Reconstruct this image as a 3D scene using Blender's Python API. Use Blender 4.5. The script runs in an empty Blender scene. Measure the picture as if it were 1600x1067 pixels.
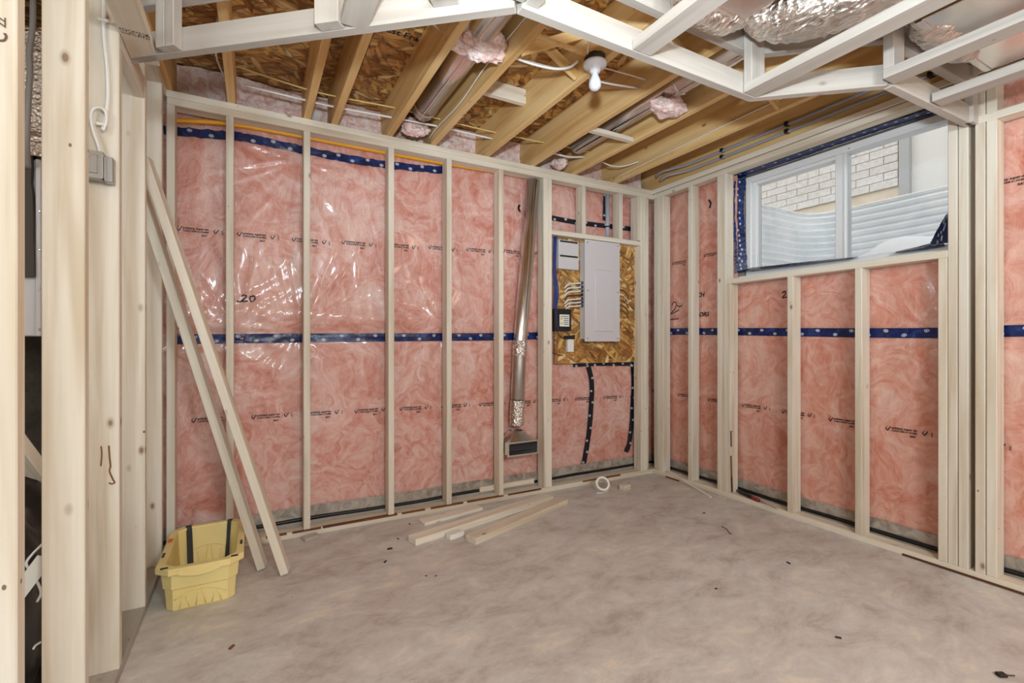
import bpy, bmesh, math, random
import numpy as np
from mathutils import Vector, Matrix
random.seed(7); np.random.seed(7)

# ------------------------------------------------------------------ camera, world, lights, exposure
scene = bpy.context.scene
F, YAW, CAMZ, CX, CY = 738.0, math.radians(28.64), 1.175, 800.0, 533.5
cs, sn = math.cos(YAW), math.sin(YAW)
cam = bpy.data.cameras.new('camera'); camo = bpy.data.objects.new('camera', cam)
scene.collection.objects.link(camo)
camo.location = (0, 0, CAMZ); camo.rotation_euler = (math.pi/2, 0, -YAW)
cam.sensor_width = 36; cam.lens = F/1600*36; cam.clip_start = .02
scene.camera = camo

w = bpy.data.worlds.new('overcast_sky'); scene.world = w; w.use_nodes = True
bg = w.node_tree.nodes['Background']; bg.inputs[0].default_value = (1.0, .98, .955, 1); bg.inputs[1].default_value = 1.5

def lamp(name, kind, loc, power, color, size, rot=None, sizey=None):
    L = bpy.data.lights.new(name, kind); L.energy = power; L.color = color
    if kind == 'AREA':
        L.shape = 'RECTANGLE'; L.size = size; L.size_y = sizey or size
    else: L.shadow_soft_size = size
    o = bpy.data.objects.new(name, L); scene.collection.objects.link(o); o.location = loc
    if rot: o.rotation_euler = rot
    return o
NEU = (.79, .92, 1.0)
fl = lamp('photographer_flash', 'SPOT', (.04, .05, 1.60), 265, NEU, .06)
fl.data.spot_size = math.radians(122); fl.data.spot_blend = 1.0
fl.rotation_euler = Vector((.70, .62, .80)).to_track_quat('-Z', 'Y').to_euler()
lamp('added_fill_lamp', 'POINT', (.7, -1.6, 2.1), 165, NEU, .22)  # this lamp and those below: unseen fill, added to raise the ambient light
lamp('added_fill_lamp', 'POINT', (2.4, -1.2, 2.1), 24, (1, .80, .58), .2)  # added warm fill, tints the right side
lamp('added_fill_lamp', 'POINT', (-1.6, .4, 2.1), 34, NEU, .25)
lamp('added_fill_lamp', 'POINT', (-.10, -1.6, 1.9), 104, NEU, .22)

vs = scene.view_settings
vs.view_transform = 'Standard'; vs.look = 'None'; vs.gamma = 1; vs.use_curve_mapping = False; vs.exposure = 0.07

# ------------------------------------------------------------------ measuring helpers: a point of the photograph on a known plane of the room
def ray(px, py):
    X = (px-CX)/F; Y = (CY-py)/F
    return Vector((X*cs+sn, -X*sn+cs, Y))
O = Vector((0, 0, CAMZ))
def on_y(px, py, Y): r = ray(px, py); return O + r*(Y/r.y)
def on_x(px, py, X): r = ray(px, py); return O + r*(X/r.x)
def on_z(px, py, Z=0.): r = ray(px, py); return O + r*((Z-CAMZ)/r.z)

# ------------------------------------------------------------------ object helpers
C = scene.collection
WM = {}
def link(name, data, parent=None, M=None):
    o = bpy.data.objects.new(name, data); C.objects.link(o)
    M = M or Matrix()
    WM[o] = M.copy()
    if parent is not None:
        o.parent = parent; o.matrix_parent_inverse = WM[parent].inverted()
    o.matrix_basis = M
    return o
def tag(o, label=None, cat=None, group=None, kind=None):
    if label: o['label'] = label
    if cat: o['category'] = cat
    if group: o['group'] = group
    if kind: o['kind'] = kind
    return o
def thing(name, label, cat, loc=(0, 0, 0), group=None):
    return tag(link(name, None, None, Matrix.Translation(loc)), label, cat, group)
def mesh(name, V, Fc, mat, smooth=False):
    me = bpy.data.meshes.new(name); me.from_pydata([tuple(v) for v in V], [], Fc)
    if mat: me.materials.append(mat)
    if smooth: me.polygons.foreach_set('use_smooth', [True]*len(me.polygons))
    me.update(); return me
def bmmesh(name, bm, mat, smooth=False):
    me = bpy.data.meshes.new(name); bm.to_mesh(me); bm.free()
    if mat: me.materials.append(mat)
    if smooth: me.polygons.foreach_set('use_smooth', [True]*len(me.polygons))
    return me
def centred(V):
    V = [Vector(v) for v in V]
    lo = Vector((min(v.x for v in V), min(v.y for v in V), min(v.z for v in V)))
    hi = Vector((max(v.x for v in V), max(v.y for v in V), max(v.z for v in V)))
    c = Vector(((lo.x+hi.x)/2, (lo.y+hi.y)/2, lo.z))
    return [v-c for v in V], Matrix.Translation(c)
def obj(name, V, Fc, mat, parent=None, smooth=False):
    V, M = centred(V)
    return link(name, mesh(name, V, Fc, mat, smooth), parent, M)

BOXF = [(0, 3, 2, 1), (4, 5, 6, 7), (0, 1, 5, 4), (1, 2, 6, 5), (2, 3, 7, 6), (3, 0, 4, 7)]
def boxv(lo, hi):
    (a, b, c), (d, e, f) = lo, hi
    return [(a, b, c), (d, b, c), (d, e, c), (a, e, c), (a, b, f), (d, b, f), (d, e, f), (a, e, f)]
def boxes(lst):
    V = []; Fc = []
    for lo, hi in lst:
        n = len(V); V += boxv(lo, hi); Fc += [tuple(i+n for i in f) for f in BOXF]
    return V, Fc
def box(name, lo, hi, mat, parent=None, bevel=.0):
    if bevel:
        c = [(lo[i]+hi[i])/2 for i in range(3)]; d = [hi[i]-lo[i] for i in range(3)]
        return link(name, bevbox(name, d[0], d[1], d[2], bevel, mat), parent, Matrix.Translation(c))
    V, Fc = boxes([(lo, hi)]); return obj(name, V, Fc, mat, parent)
_bc = {}
def bevbox(name, sx, sy, sz, b, mat):
    k = (round(sx, 4), round(sy, 4), round(sz, 4), b, mat.name)
    if k in _bc: return _bc[k]
    bm = bmesh.new(); bmesh.ops.create_cube(bm, size=1)
    for v in bm.verts: v.co = (v.co.x*sx, v.co.y*sy, v.co.z*sz)
    bmesh.ops.bevel(bm, geom=bm.edges[:], offset=b, segments=1, affect='EDGES')
    _bc[k] = bmmesh(name, bm, mat); return _bc[k]
def lumber(name, p0, p1, w, d, ref, mat, parent=None, bevel=.0025):
    """a board from p0 to p1 (centre line); w is its size along ref, d across"""
    p0, p1 = Vector(p0), Vector(p1); z = (p1-p0); L = z.length; z.normalize()
    x = Vector(ref); x = (x - z*x.dot(z)).normalized(); y = z.cross(x)
    M = Matrix((x, y, z)).transposed().to_4x4(); M.translation = (p0+p1)/2
    return link(name, bevbox(name, w, d, L, bevel, mat), parent, M)
def stud_y(name, x0, y0, z0, z1, mat, parent, w=.038, d=.089):      # wall running along x: narrow face along x
    return lumber(name, (x0+w/2, y0+d/2, z0), (x0+w/2, y0+d/2, z1), w, d, (1, 0, 0), mat, parent)
def stud_x(name, x0, y0, z0, z1, mat, parent, w=.038, d=.089):      # wall running along y: narrow face along y
    return lumber(name, (x0+d/2, y0+w/2, z0), (x0+d/2, y0+w/2, z1), w, d, (0, 1, 0), mat, parent)

def catmull(P, n=8):
    P = [Vector(p) for p in P]
    if len(P) < 3: return P
    Q = [P[0]*2-P[1]]+P+[P[-1]*2-P[-2]]; out = []
    for i in range(1, len(Q)-2):
        for k in range(n):
            t = k/n; a, b, c, d = Q[i-1], Q[i], Q[i+1], Q[i+2]
            out.append(.5*((2*b)+(c-a)*t+(2*a-5*b+4*c-d)*t*t+(3*b-a-3*c+d)*t**3))
    out.append(P[-1]); return out
def tube_geo(P, r, n=8, smoothn=8, caps=True, flat=1.0):
    P = catmull(P, smoothn) if smoothn else [Vector(p) for p in P]
    V = []; Fc = []; m = len(P); up = Vector((0, 0, 1)); prev = None
    for i, p in enumerate(P):
        t = (P[min(i+1, m-1)]-P[max(i-1, 0)]).normalized()
        if prev is None:
            a = t.orthogonal().normalized()
        else:
            a = (prev - t*prev.dot(t)); a = a.normalized() if a.length > 1e-6 else t.orthogonal().normalized()
        prev = a; b = t.cross(a); rr = r[i] if hasattr(r, '__len__') else (r(i/(m-1)) if callable(r) else r)
        for k in range(n):
            an = 2*math.pi*k/n; V.append(p + a*math.cos(an)*rr + b*math.sin(an)*rr*flat)
    for i in range(m-1):
        for k in range(n):
            Fc.append((i*n+k, i*n+(k+1) % n, (i+1)*n+(k+1) % n, (i+1)*n+k))
    if caps: Fc += [tuple(range(n))[::-1], tuple(range((m-1)*n, m*n))]
    return V, Fc
def tube(name, P, r, mat, parent=None, n=8, smoothn=8, caps=True, flat=1.0):
    V, Fc = tube_geo(P, r, n, smoothn, caps, flat); return obj(name, V, Fc, mat, parent, True)
def lathe_geo(prof, n=24):
    V = []; Fc = []
    for r, z in prof:
        for k in range(n): a = 2*math.pi*k/n; V.append(Vector((r*math.cos(a), r*math.sin(a), z)))
    for i in range(len(prof)-1):
        for k in range(n): Fc.append((i*n+k, i*n+(k+1) % n, (i+1)*n+(k+1) % n, (i+1)*n+k))
    return V, Fc
def lathe(name, prof, M, mat, parent=None, n=24):
    V, Fc = lathe_geo(prof, n); return link(name, mesh(name, V, Fc, mat, True), parent, M)
def frame_to(p, z):
    z = Vector(z).normalized(); x = z.orthogonal().normalized(); y = z.cross(x)
    M = Matrix((x, y, z)).transposed().to_4x4(); M.translation = Vector(p); return M

def vnoise(x, y, seed=0):
    x = np.asarray(x, float); y = np.asarray(y, float)
    xi = np.floor(x).astype(np.int64); yi = np.floor(y).astype(np.int64); fx = x-xi; fy = y-yi
    fx = fx*fx*(3-2*fx); fy = fy*fy*(3-2*fy)
    def hsh(a, b):
        n = (a*374761393 + b*668265263 + seed*1442695041) & 0x7fffffff
        n = ((n ^ (n >> 13))*1274126177) & 0x7fffffff
        return ((n ^ (n >> 16)) & 0xffff)/65535.
    a = hsh(xi, yi); b = hsh(xi+1, yi); c = hsh(xi, yi+1); d = hsh(xi+1, yi+1)
    return (a*(1-fx)+b*fx)*(1-fy)+(c*(1-fx)+d*fx)*fy
_tc = {}
def text_geo(s, size):
    if (s, size) in _tc: return _tc[(s, size)]
    cu = bpy.data.curves.new('lettering', 'FONT'); cu.body = s; cu.size = size; cu.resolution_u = 2; cu.offset = size*.03
    o = bpy.data.objects.new('lettering', cu); C.objects.link(o)
    dg = bpy.context.evaluated_depsgraph_get()
    me = bpy.data.meshes.new_from_object(o.evaluated_get(dg))
    V = [tuple(v.co[:2]) for v in me.vertices]; Fc = [tuple(p.vertices) for p in me.polygons]
    bpy.data.objects.remove(o); bpy.data.curves.remove(cu); bpy.data.meshes.remove(me)
    _tc[(s, size)] = (V, Fc); return V, Fc

# ------------------------------------------------------------------ materials
def S(r, g, b):
    f = lambda v: (v/255/12.92) if v/255 <= .04045 else ((v/255+.055)/1.055)**2.4
    return (f(r), f(g), f(b), 1)
class MB:
    def __init__(s, name, **kw):
        s.m = bpy.data.materials.new(name); s.m.use_nodes = True; s.nt = s.m.node_tree
        s.b = s.nt.nodes['Principled BSDF']
        for k, v in kw.items(): s.b.inputs[k.replace('_', ' ')].default_value = v
    def n(s, t, **kw):
        nd = s.nt.nodes.new(t)
        for k, v in kw.items(): setattr(nd, k, v)
        return nd
    def l(s, a, b): s.nt.links.new(a, b)
    def coords(s, scale=(1, 1, 1), rot=(0, 0, 0), kind='Object', rnd=0.0):
        tc = s.n('ShaderNodeTexCoord'); mp = s.n('ShaderNodeMapping')
        mp.inputs['Scale'].default_value = scale; mp.inputs['Rotation'].default_value = rot
        if rnd:
            oi = s.n('ShaderNodeObjectInfo'); cb = s.n('ShaderNodeVectorMath', operation='SCALE')
            cv = s.n('ShaderNodeCombineXYZ'); mm = s.n('ShaderNodeMath', operation='MULTIPLY'); mm.inputs[1].default_value = 37.7
            s.l(oi.outputs['Random'], mm.inputs[0]); s.l(oi.outputs['Random'], cv.inputs[0]); s.l(mm.outputs[0], cv.inputs[1]); s.l(oi.outputs['Random'], cv.inputs[2])
            cb.inputs['Scale'].default_value = rnd; s.l(cv.outputs[0], cb.inputs[0])
            ad = s.n('ShaderNodeVectorMath', operation='ADD'); s.l(tc.outputs[kind], ad.inputs[0]); s.l(cb.outputs[0], ad.inputs[1]); s.l(ad.outputs[0], mp.inputs[0])
        else: s.l(tc.outputs[kind], mp.inputs[0])
        return mp.outputs[0]
    def noise(s, vec, scale=5, detail=4, rough=.55, dist=0.):
        nd = s.n('ShaderNodeTexNoise'); nd.inputs['Scale'].default_value = scale; nd.inputs['Detail'].default_value = detail
        nd.inputs['Roughness'].default_value = rough; nd.inputs['Distortion'].default_value = dist; s.l(vec, nd.inputs['Vector']); return nd
    def vor(s, vec, scale=5, feature='F1', rnd=1.0):
        nd = s.n('ShaderNodeTexVoronoi', feature=feature); nd.inputs['Scale'].default_value = scale; nd.inputs['Randomness'].default_value = rnd; s.l(vec, nd.inputs['Vector']); return nd
    def ramp(s, fac, stops):
        nd = s.n('ShaderNodeValToRGB'); el = nd.color_ramp.elements
        while len(el) < len(stops): el.new(.5)
        for e, (p, c) in zip(el, stops): e.position = p; e.color = c
        s.l(fac, nd.inputs[0]); return nd.outputs[0]
    def mix(s, fac, a, b, mode='MIX'):
        nd = s.n('ShaderNodeMix', data_type='RGBA', blend_type=mode)
        for sock, v in ((nd.inputs[0], fac), (nd.inputs[6], a), (nd.inputs[7], b)):
            if isinstance(v, (int, float)): sock.default_value = v
            elif isinstance(v, tuple): sock.default_value = v
            else: s.l(v, sock)
        return nd.outputs[2]
    def math(s, op, a, b=None):
        nd = s.n('ShaderNodeMath', operation=op)
        for sock, v in ((nd.inputs[0], a), (nd.inputs[1], b)):
            if v is None: continue
            if isinstance(v, (int, float)): sock.default_value = v
            else: s.l(v, sock)
        return nd.outputs[0]
    def base(s, c): s.l(c, s.b.inputs['Base Color'])
    def bump(s, h, strength=.3, dist=.01):
        nd = s.n('ShaderNodeBump'); nd.inputs['Strength'].default_value = strength; nd.inputs['Distance'].default_value = dist
        s.l(h, nd.inputs['Height']); s.l(nd.outputs[0], s.b.inputs['Normal'])
W0, W1 = (0, 0, 0, 1), (1, 1, 1, 1)
def wood(name, light, mid, dark, knot, var=.10, knots=True):
    m = MB(name, Roughness=.62)
    v = m.coords((1, 1, .06), rnd=9.0)
    n1 = m.noise(v, 16, 3, .5, .6)
    g = m.noise(m.coords((1, 1, .03), rnd=9.0), 95, 2, .5)
    c = m.ramp(n1.outputs[0], [(.28, dark), (.5, mid), (.72, light)])
    c = m.mix(m.math('MULTIPLY', g.outputs[0], .42), c, dark)
    if knots:
        tc = m.coords((1, 1, 1), rnd=5.0); sp_ = m.n('ShaderNodeSeparateXYZ'); m.l(tc, sp_.inputs[0])
        cu = m.n('ShaderNodeCombineXYZ'); m.l(m.math('MULTIPLY', m.math('ADD', sp_.outputs[0], sp_.outputs[1]), 9.0), cu.inputs[0]); m.l(m.math('MULTIPLY', sp_.outputs[2], 5.0), cu.inputs[1])
        vk = m.vor(cu.outputs[0], 1.0)
        kn = m.ramp(vk.outputs['Distance'], [(.05, W1), (.072, (.5, .5, .5, 1)), (.13, W0)])
        kr = m.n('ShaderNodeSeparateColor'); m.l(vk.outputs['Color'], kr.inputs[0])
        c = m.mix(m.math('MULTIPLY', m.math('MULTIPLY', kn, m.math('GREATER_THAN', kr.outputs[0], .5)), .85), c, knot)
        cu2 = m.n('ShaderNodeCombineXYZ'); m.l(m.math('MULTIPLY', m.math('ADD', sp_.outputs[0], sp_.outputs[1]), 17.0), cu2.inputs[0]); m.l(m.math('MULTIPLY', sp_.outputs[2], 11.0), cu2.inputs[1])
        vd = m.vor(cu2.outputs[0], 1.0)
        dn = m.ramp(vd.outputs['Distance'], [(.05, W1), (.07, W0)])
        sc = m.n('ShaderNodeSeparateColor'); m.l(vd.outputs['Color'], sc.inputs[0])
        c = m.mix(m.math('MULTIPLY', m.math('MULTIPLY', dn, m.math('GREATER_THAN', sc.outputs[1], .72)), .85), c, S(80, 60, 42))
    oi = m.n('ShaderNodeObjectInfo'); hv = m.n('ShaderNodeHueSaturation')
    val = m.math('ADD', m.math('MULTIPLY', oi.outputs['Random'], var), 1-var/2); m.l(val, hv.inputs['Value']); m.l(c, hv.inputs['Color'])
    m.base(hv.outputs[0]); m.bump(n1.outputs[0], .08, .004); return m.m
M = {}
M['spruce'] = wood('spruce_lumber', S(236, 229, 216), S(226, 216, 200), S(199, 181, 156), S(126, 88, 54))
M['spruce_fresh'] = wood('fresh_spruce_lumber', S(198, 190, 182), S(188, 180, 171), S(166, 155, 144), S(116, 90, 68))
M['joist'] = wood('amber_joist_lumber', S(242, 214, 160), S(232, 196, 136), S(204, 158, 96), S(110, 68, 32))
M['spruce_pale'] = wood('pale_planed_spruce', S(244, 238, 228), S(236, 227, 212), S(212, 198, 176), S(150, 115, 80))
M['bark'] = wood('waney_bark', S(150, 95, 50), S(115, 65, 30), S(70, 38, 18), S(50, 30, 15), knots=False)

def make_osb(name, plane):
    m = MB(name, Roughness=.6); lay = []
    sx = m.n('ShaderNodeSeparateXYZ'); m.l(m.coords(), sx.inputs[0])
    cb = m.n('ShaderNodeCombineXYZ'); m.l(sx.outputs[0], cb.inputs[0]); m.l(sx.outputs[1 if plane == 'XY' else 2], cb.inputs[1])
    for rz, along, across in ((.15, 7, 30), (-.45, 8, 34), (.6, 9, 36), (-1.2, 10, 32)):
        mp = m.n('ShaderNodeMapping'); mp.inputs['Rotation'].default_value = (0, 0, rz); m.l(cb.outputs[0], mp.inputs[0])
        mp2 = m.n('ShaderNodeMapping'); mp2.inputs['Scale'].default_value = (along, across, 1); m.l(mp.outputs[0], mp2.inputs[0])
        nz = m.noise(mp2.outputs[0], 1.3, 2, .5)
        vm = m.n('ShaderNodeVectorMath', operation='MULTIPLY_ADD'); m.l(nz.outputs['Color'], vm.inputs[0]); vm.inputs[1].default_value = (.7, .7, 0); m.l(mp2.outputs[0], vm.inputs[2])
        vo = m.vor(vm.outputs[0], 1.0); st = m.n('ShaderNodeMapping'); st.inputs['Scale'].default_value = (1, 5, 1); m.l(mp2.outputs[0], st.inputs[0])
        lay.append((vo, m.noise(st.outputs[0], 1.2, 3, .6)))
    cols = []
    for vo, st in lay:
        sc = m.n('ShaderNodeSeparateColor'); m.l(vo.outputs['Color'], sc.inputs[0])
        c = m.ramp(sc.outputs[0], [(0, S(136, 84, 34)), (.2, S(184, 126, 60)), (.5, S(212, 158, 86)), (.75, S(228, 182, 110)), (1, S(244, 214, 156))])
        c = m.mix(m.math('MULTIPLY', m.ramp(st.outputs[0], [(.42, W0), (.68, W1)]), .55), c, S(128, 80, 36))
        ed = m.ramp(vo.outputs['Distance'], [(.42, W0), (.70, W1)])
        cols.append((m.mix(m.math('MULTIPLY', ed, .6), c, S(70, 40, 16)), sc.outputs[1]))
    c = cols[0][0]
    for (c2, f2), th in zip(cols[1:], (.5, .62, .74)): c = m.mix(m.math('GREATER_THAN', f2, th), c, c2)
    m.base(c); m.bump(lay[0][0].outputs['Distance'], .25, .004); return m.m
M['osb'] = make_osb('strand_board_subfloor', 'XY'); M['osb_wall'] = make_osb('strand_board_upright', 'XZ')

def make_floor():
    m = MB('trowelled_concrete', Roughness=.55); v = m.coords((1, 1, 1))
    a = m.noise(v, 1.1, 4, .6, .5); b = m.noise(m.coords((1, 1.7, 1), (0, 0, -.75)), 4.2, 10, .74, .35); d = m.noise(v, 38, 4, .7)
    c = m.ramp(b.outputs[0], [(.36, S(164, 150, 145)), (.46, S(197, 191, 187)), (.56, S(213, 210, 207)), (.66, S(242, 230, 212))])
    c2 = m.ramp(a.outputs[0], [(.32, S(188, 175, 166)), (.55, S(211, 207, 204)), (.72, S(217, 216, 217))])
    c = m.mix(.33, c, c2); c = m.mix(m.math('MULTIPLY', d.outputs[0], .18), c, S(166, 150, 138))
    vs_ = m.vor(v, 5.5); sp = m.ramp(vs_.outputs['Distance'], [(.012, W1), (.02, W0)])
    c = m.mix(m.math('MULTIPLY', sp, .8), c, S(50, 42, 36))
    m.base(c); m.bump(b.outputs[0], .06, .01)
    m.l(m.ramp(a.outputs[0], [(.3, (.42,)*3+(1,)), (.7, (.62,)*3+(1,))]), m.b.inputs['Roughness']); return m.m
M['floor'] = make_floor()
def make_conc(name, a, b):
    m = MB(name, Roughness=.85); v = m.coords(); n1 = m.noise(v, 6, 6, .7); n2 = m.noise(v, 60, 3, .6)
    c = m.mix(m.math('MULTIPLY', n2.outputs[0], .4), m.ramp(n1.outputs[0], [(.3, a), (.7, b)]), a); m.base(c); m.bump(n2.outputs[0], .3, .004); return m.m
M['concrete'] = make_conc('foundation_concrete', S(150, 140, 130), S(186, 178, 168))
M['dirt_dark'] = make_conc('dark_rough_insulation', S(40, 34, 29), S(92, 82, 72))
M['parging'] = make_conc('beige_parging', S(214, 200, 180), S(236, 226, 210))

def make_poly(name, warm):
    m = MB(name, Roughness=.42); v = m.coords((1, 1, 1), kind='Object')
    nz = m.noise(v, 2.2, 3, .5)
    vm = m.n('ShaderNodeVectorMath', operation='MULTIPLY_ADD'); m.l(nz.outputs['Color'], vm.inputs[0]); vm.inputs[1].default_value = (.55, .55, .55); m.l(v, vm.inputs[2])
    a = m.noise(vm.outputs[0], 2.8, 6, .66, 1.2); b = m.noise(vm.outputs[0], 7.5, 7, .72, 1.8); fz = m.noise(v, 90, 3, .6, .5)
    c = m.ramp(a.outputs[0], [(.30, S(204, 124, 98) if warm else S(208, 132, 116)), (.42, S(228, 170, 156)), (.50, S(238, 198, 190)), (.60, S(250, 236, 232))])
    c2 = m.ramp(b.outputs[0], [(.36, S(190, 98, 72)), (.44, S(222, 158, 140)), (.54, S(240, 202, 194)), (.64, S(252, 240, 236))])
    c = m.mix(.5, c, c2); c = m.mix(m.math('MULTIPLY', fz.outputs[0], .22), c, S(206, 138, 122))
    if warm: c = m.mix(.15, c, S(218, 160, 126))
    c = m.mix(1.0, c, (.84, .67, .60, 1) if warm else (.80, .672, .632, 1), 'MULTIPLY')
    m.base(c)
    w1 = m.noise(m.coords((1, 1, .35)), 7, 4, .6, 2.5)
    wv = m.n('ShaderNodeMath', operation='ABSOLUTE'); m.l(m.math('SUBTRACT', w1.outputs[0], .5), wv.inputs[0])
    m.bump(wv.outputs[0], .35, .02)
    m.b.inputs['Coat Weight'].default_value = .45; m.b.inputs['Coat Roughness'].default_value = .10
    m.b.inputs['Sheen Weight'].default_value = .15
    return m.m
M['poly'] = make_poly('poly_over_pink_fibreglass', False)
M['poly_warm'] = make_poly('poly_over_pink_fibreglass_warm', True)
def make_tuft():
    m = MB('loose_pink_fibreglass', Roughness=.95); v = m.coords(rnd=3.); a = m.noise(v, 18, 5, .7, 1.5)
    m.base(m.ramp(a.outputs[0], [(.3, S(214, 160, 150)), (.46, S(240, 202, 194)), (.6, S(252, 238, 234))])); m.bump(a.outputs[0], .8, .02); return m.m
M['tuft'] = make_tuft()
def plain(name, col, rough=.5, metal=0., **kw):
    m = MB(name, Base_Color=col, Roughness=rough, Metallic=metal)
    for k, v in kw.items(): m.b.inputs[k.replace('_', ' ')].default_value = v
    return m.m
def make_film():
    m = MB('grey_film_edge', Roughness=.35); v = m.coords(); a = m.noise(v, 14, 4, .6, 1.)
    m.base(m.ramp(a.outputs[0], [(.3, S(120, 110, 100)), (.6, S(176, 166, 154))])); m.b.inputs['Coat Weight'].default_value = .5; m.bump(a.outputs[0], .4, .01); return m.m
M['film'] = make_film()
def make_tape():
    m = MB('navy_sheathing_tape', Roughness=.32); v = m.coords(); a = m.noise(v, 22, 3, .6, 1.)
    m.base(m.ramp(a.outputs[0], [(.35, S(10, 20, 58)), (.62, S(18, 42, 104)), (.8, S(50, 92, 160))])); m.bump(a.outputs[0], .3, .01); return m.m
M['tape'] = make_tape()
M['tape_black'] = plain('black_sheathing_tape', S(20, 22, 34), .4)
M['tape_print'] = plain('white_tape_print', S(214, 220, 232), .45)
M['ink'] = plain('black_film_ink', S(24, 10, 12), .5)
M['sealant'] = plain('black_acoustic_sealant', S(18, 17, 18), .45)
M['white_metal'] = plain('white_enamel', S(216, 212, 212), .35)
M['panel_white'] = plain('white_panel_enamel', S(206, 200, 202), .32)
M['slot_dark'] = plain('dark_slot', S(38, 38, 40), .5)
M['vinyl'] = plain('white_window_vinyl', S(226, 226, 226), .3)
M['black_plastic'] = plain('black_plastic', S(24, 24, 26), .4)
M['bag'] = plain('black_bag_plastic', S(26, 21, 20), .28)
M['white_plastic'] = plain('white_cable_jacket', S(232, 230, 226), .4)
M['yellow_jacket'] = plain('yellow_cable_jacket', S(226, 196, 124), .45)
M['brown_wire'] = plain('brown_cable_jacket', S(96, 48, 26), .5)
M['blue_wire'] = plain('blue_data_cable', S(30, 56, 130), .45)
M['gas'] = plain('yellow_gas_pipe', S(232, 158, 20), .4)
M['grey_pvc'] = plain('grey_conduit', S(158, 158, 166), .4)
M['porcelain'] = plain('white_porcelain', S(228, 228, 232), .25)
M['bulb'] = plain('frosted_bulb_glass', S(216, 220, 228), .12)
M['box_steel'] = plain('steel_box', S(176, 174, 172), .32, .85)
M['chrome_screw'] = plain('screw_steel', S(190, 190, 192), .25, 1.)
M['nail'] = plain('nail_head', S(92, 84, 76), .4, .8)
M['strap'] = plain('black_webbing', S(44, 42, 42), .7)
M['orange'] = plain('orange_sticker', S(226, 120, 40), .5)
M['white_scrap'] = plain('white_painted_scrap', S(236, 232, 222), .6)
M['paper'] = plain('white_paper_label', S(232, 232, 226), .6)
M['red'] = plain('red_plastic', S(150, 24, 26), .4)
M['fabric_dark'] = plain('charcoal_blanket', S(84, 78, 74), .9)
M['hose'] = plain('grey_hose_rubber', S(150, 146, 142), .5)
M['snow'] = plain('snow', S(246, 248, 252), .7)
M['gravel'] = make_conc('gravel', S(130, 124, 118), S(190, 186, 180))
M['trim_grey'] = plain('grey_jamb_paint', S(176, 178, 180), .5)
M['door_white'] = plain('white_door_paint', S(226, 226, 224), .45)
M['mortar'] = plain('pale_mortar', S(196, 194, 192), .9)
def make_brick():
    m = MB('white_brick', Roughness=.85); v = m.coords(rnd=4.); a = m.noise(v, 30, 4, .7); oi = m.n('ShaderNodeObjectInfo')
    c = m.ramp(a.outputs[0], [(.3, S(200, 198, 196)), (.6, S(228, 226, 224))]); c = m.mix(m.math('MULTIPLY', oi.outputs['Random'], .3), c, S(206, 200, 194)); m.base(c); m.bump(a.outputs[0], .4, .004); return m.m
M['brick'] = make_brick()
def make_galv(name, base, rough, sc=9, metal=1.0):
    m = MB(name, Metallic=metal, Roughness=rough); a = m.noise(m.coords(), sc, 4, .6, .8)
    m.base(m.ramp(a.outputs[0], [(.3, base), (.7, tuple(min(1, x*1.25) for x in base[:3])+(1,))]))
    return m.m
M['galv'] = make_galv('galvanized_duct', S(212, 208, 206), .24, 3)
M['galv_well'] = make_galv('galvanized_window_well', S(232, 237, 240), .36, 3, .25)
def make_foil():
    m = MB('crinkled_foil', Metallic=1.0, Roughness=.24, Base_Color=S(240, 234, 228))
    a = m.vor(m.coords((1, .45, 1), (.3, .2, .6)), 70, 'F1'); b = m.noise(m.coords((1, .35, 1), (.3, .2, .6)), 80, 4, .6, 1.0)
    m.bump(m.math('ADD', a.outputs['Distance'], m.math('MULTIPLY', b.outputs[0], .8)), .85, .009); return m.m
M['foil'] = make_foil()
def make_tote():
    m = MB('yellow_tote_plastic', Roughness=.42); a = m.noise(m.coords(), 6, 3, .5); m.base(m.ramp(a.outputs[0], [(.3, S(234, 210, 138)), (.7, S(242, 222, 154))])); return m.m
M['tote'] = make_tote()
def make_glass():
    m = MB('window_glass'); nt = m.nt; nt.nodes.remove(m.b)
    t = m.n('ShaderNodeBsdfTransparent'); g = m.n('ShaderNodeBsdfGlossy'); g.inputs['Roughness'].default_value = .02; fr = m.n('ShaderNodeFresnel'); mx = m.n('ShaderNodeMixShader')
    t.inputs[0].default_value = (.96, .97, .97, 1)
    m.l(fr.outputs[0], mx.inputs[0]); m.l(t.outputs[0], mx.inputs[1]); m.l(g.outputs[0], mx.inputs[2]); m.l(mx.outputs[0], nt.nodes['Material Output'].inputs[0]); return m.m
M['glass'] = make_glass()

# ------------------------------------------------------------------ the shell
YB, XR, XL, H, JH = 3.1, 3.126, -.41, 2.522, .235        # stud faces of the three walls, top of the plates, joist depth
ZS = 2.244                                               # underside of the soffit frame
PB, PR = 3.222, 3.248                                    # film planes behind the studs
tag(box('floor', (-3.1, -3.2, -.12), (3.52, 3.45, 0), M['floor']), kind='structure')
wall_back = tag(box('wall_back', (-3.1, 3.34, 0), (3.52, 3.55, 2.9), M['concrete']), kind='structure')
WY0, WY1, WZ0, WZ1 = 1.0, 2.33, 1.655, 2.44               # masonry opening of the window
V, Fc = boxes([((3.31, -3.2, 0), (3.52, WY0, 2.52)), ((3.31, WY1, 0), (3.52, 3.34, 2.52)), ((3.31, WY0, 0), (3.52, WY1, WZ0)), ((3.31, WY0, WZ1), (3.52, WY1, 2.52)), ((3.2, -3.2, 2.522), (3.245, 3.34, 2.757)), ((3.245, -3.2, 2.522), (3.52, 3.34, 2.9))])
wall_right = tag(obj('wall_right', V, Fc, M['concrete']), kind='structure')
tag(box('wall_rear', (-3.1, -3.4, 0), (3.52, -3.2, 2.9), M['concrete']), kind='structure')
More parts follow.
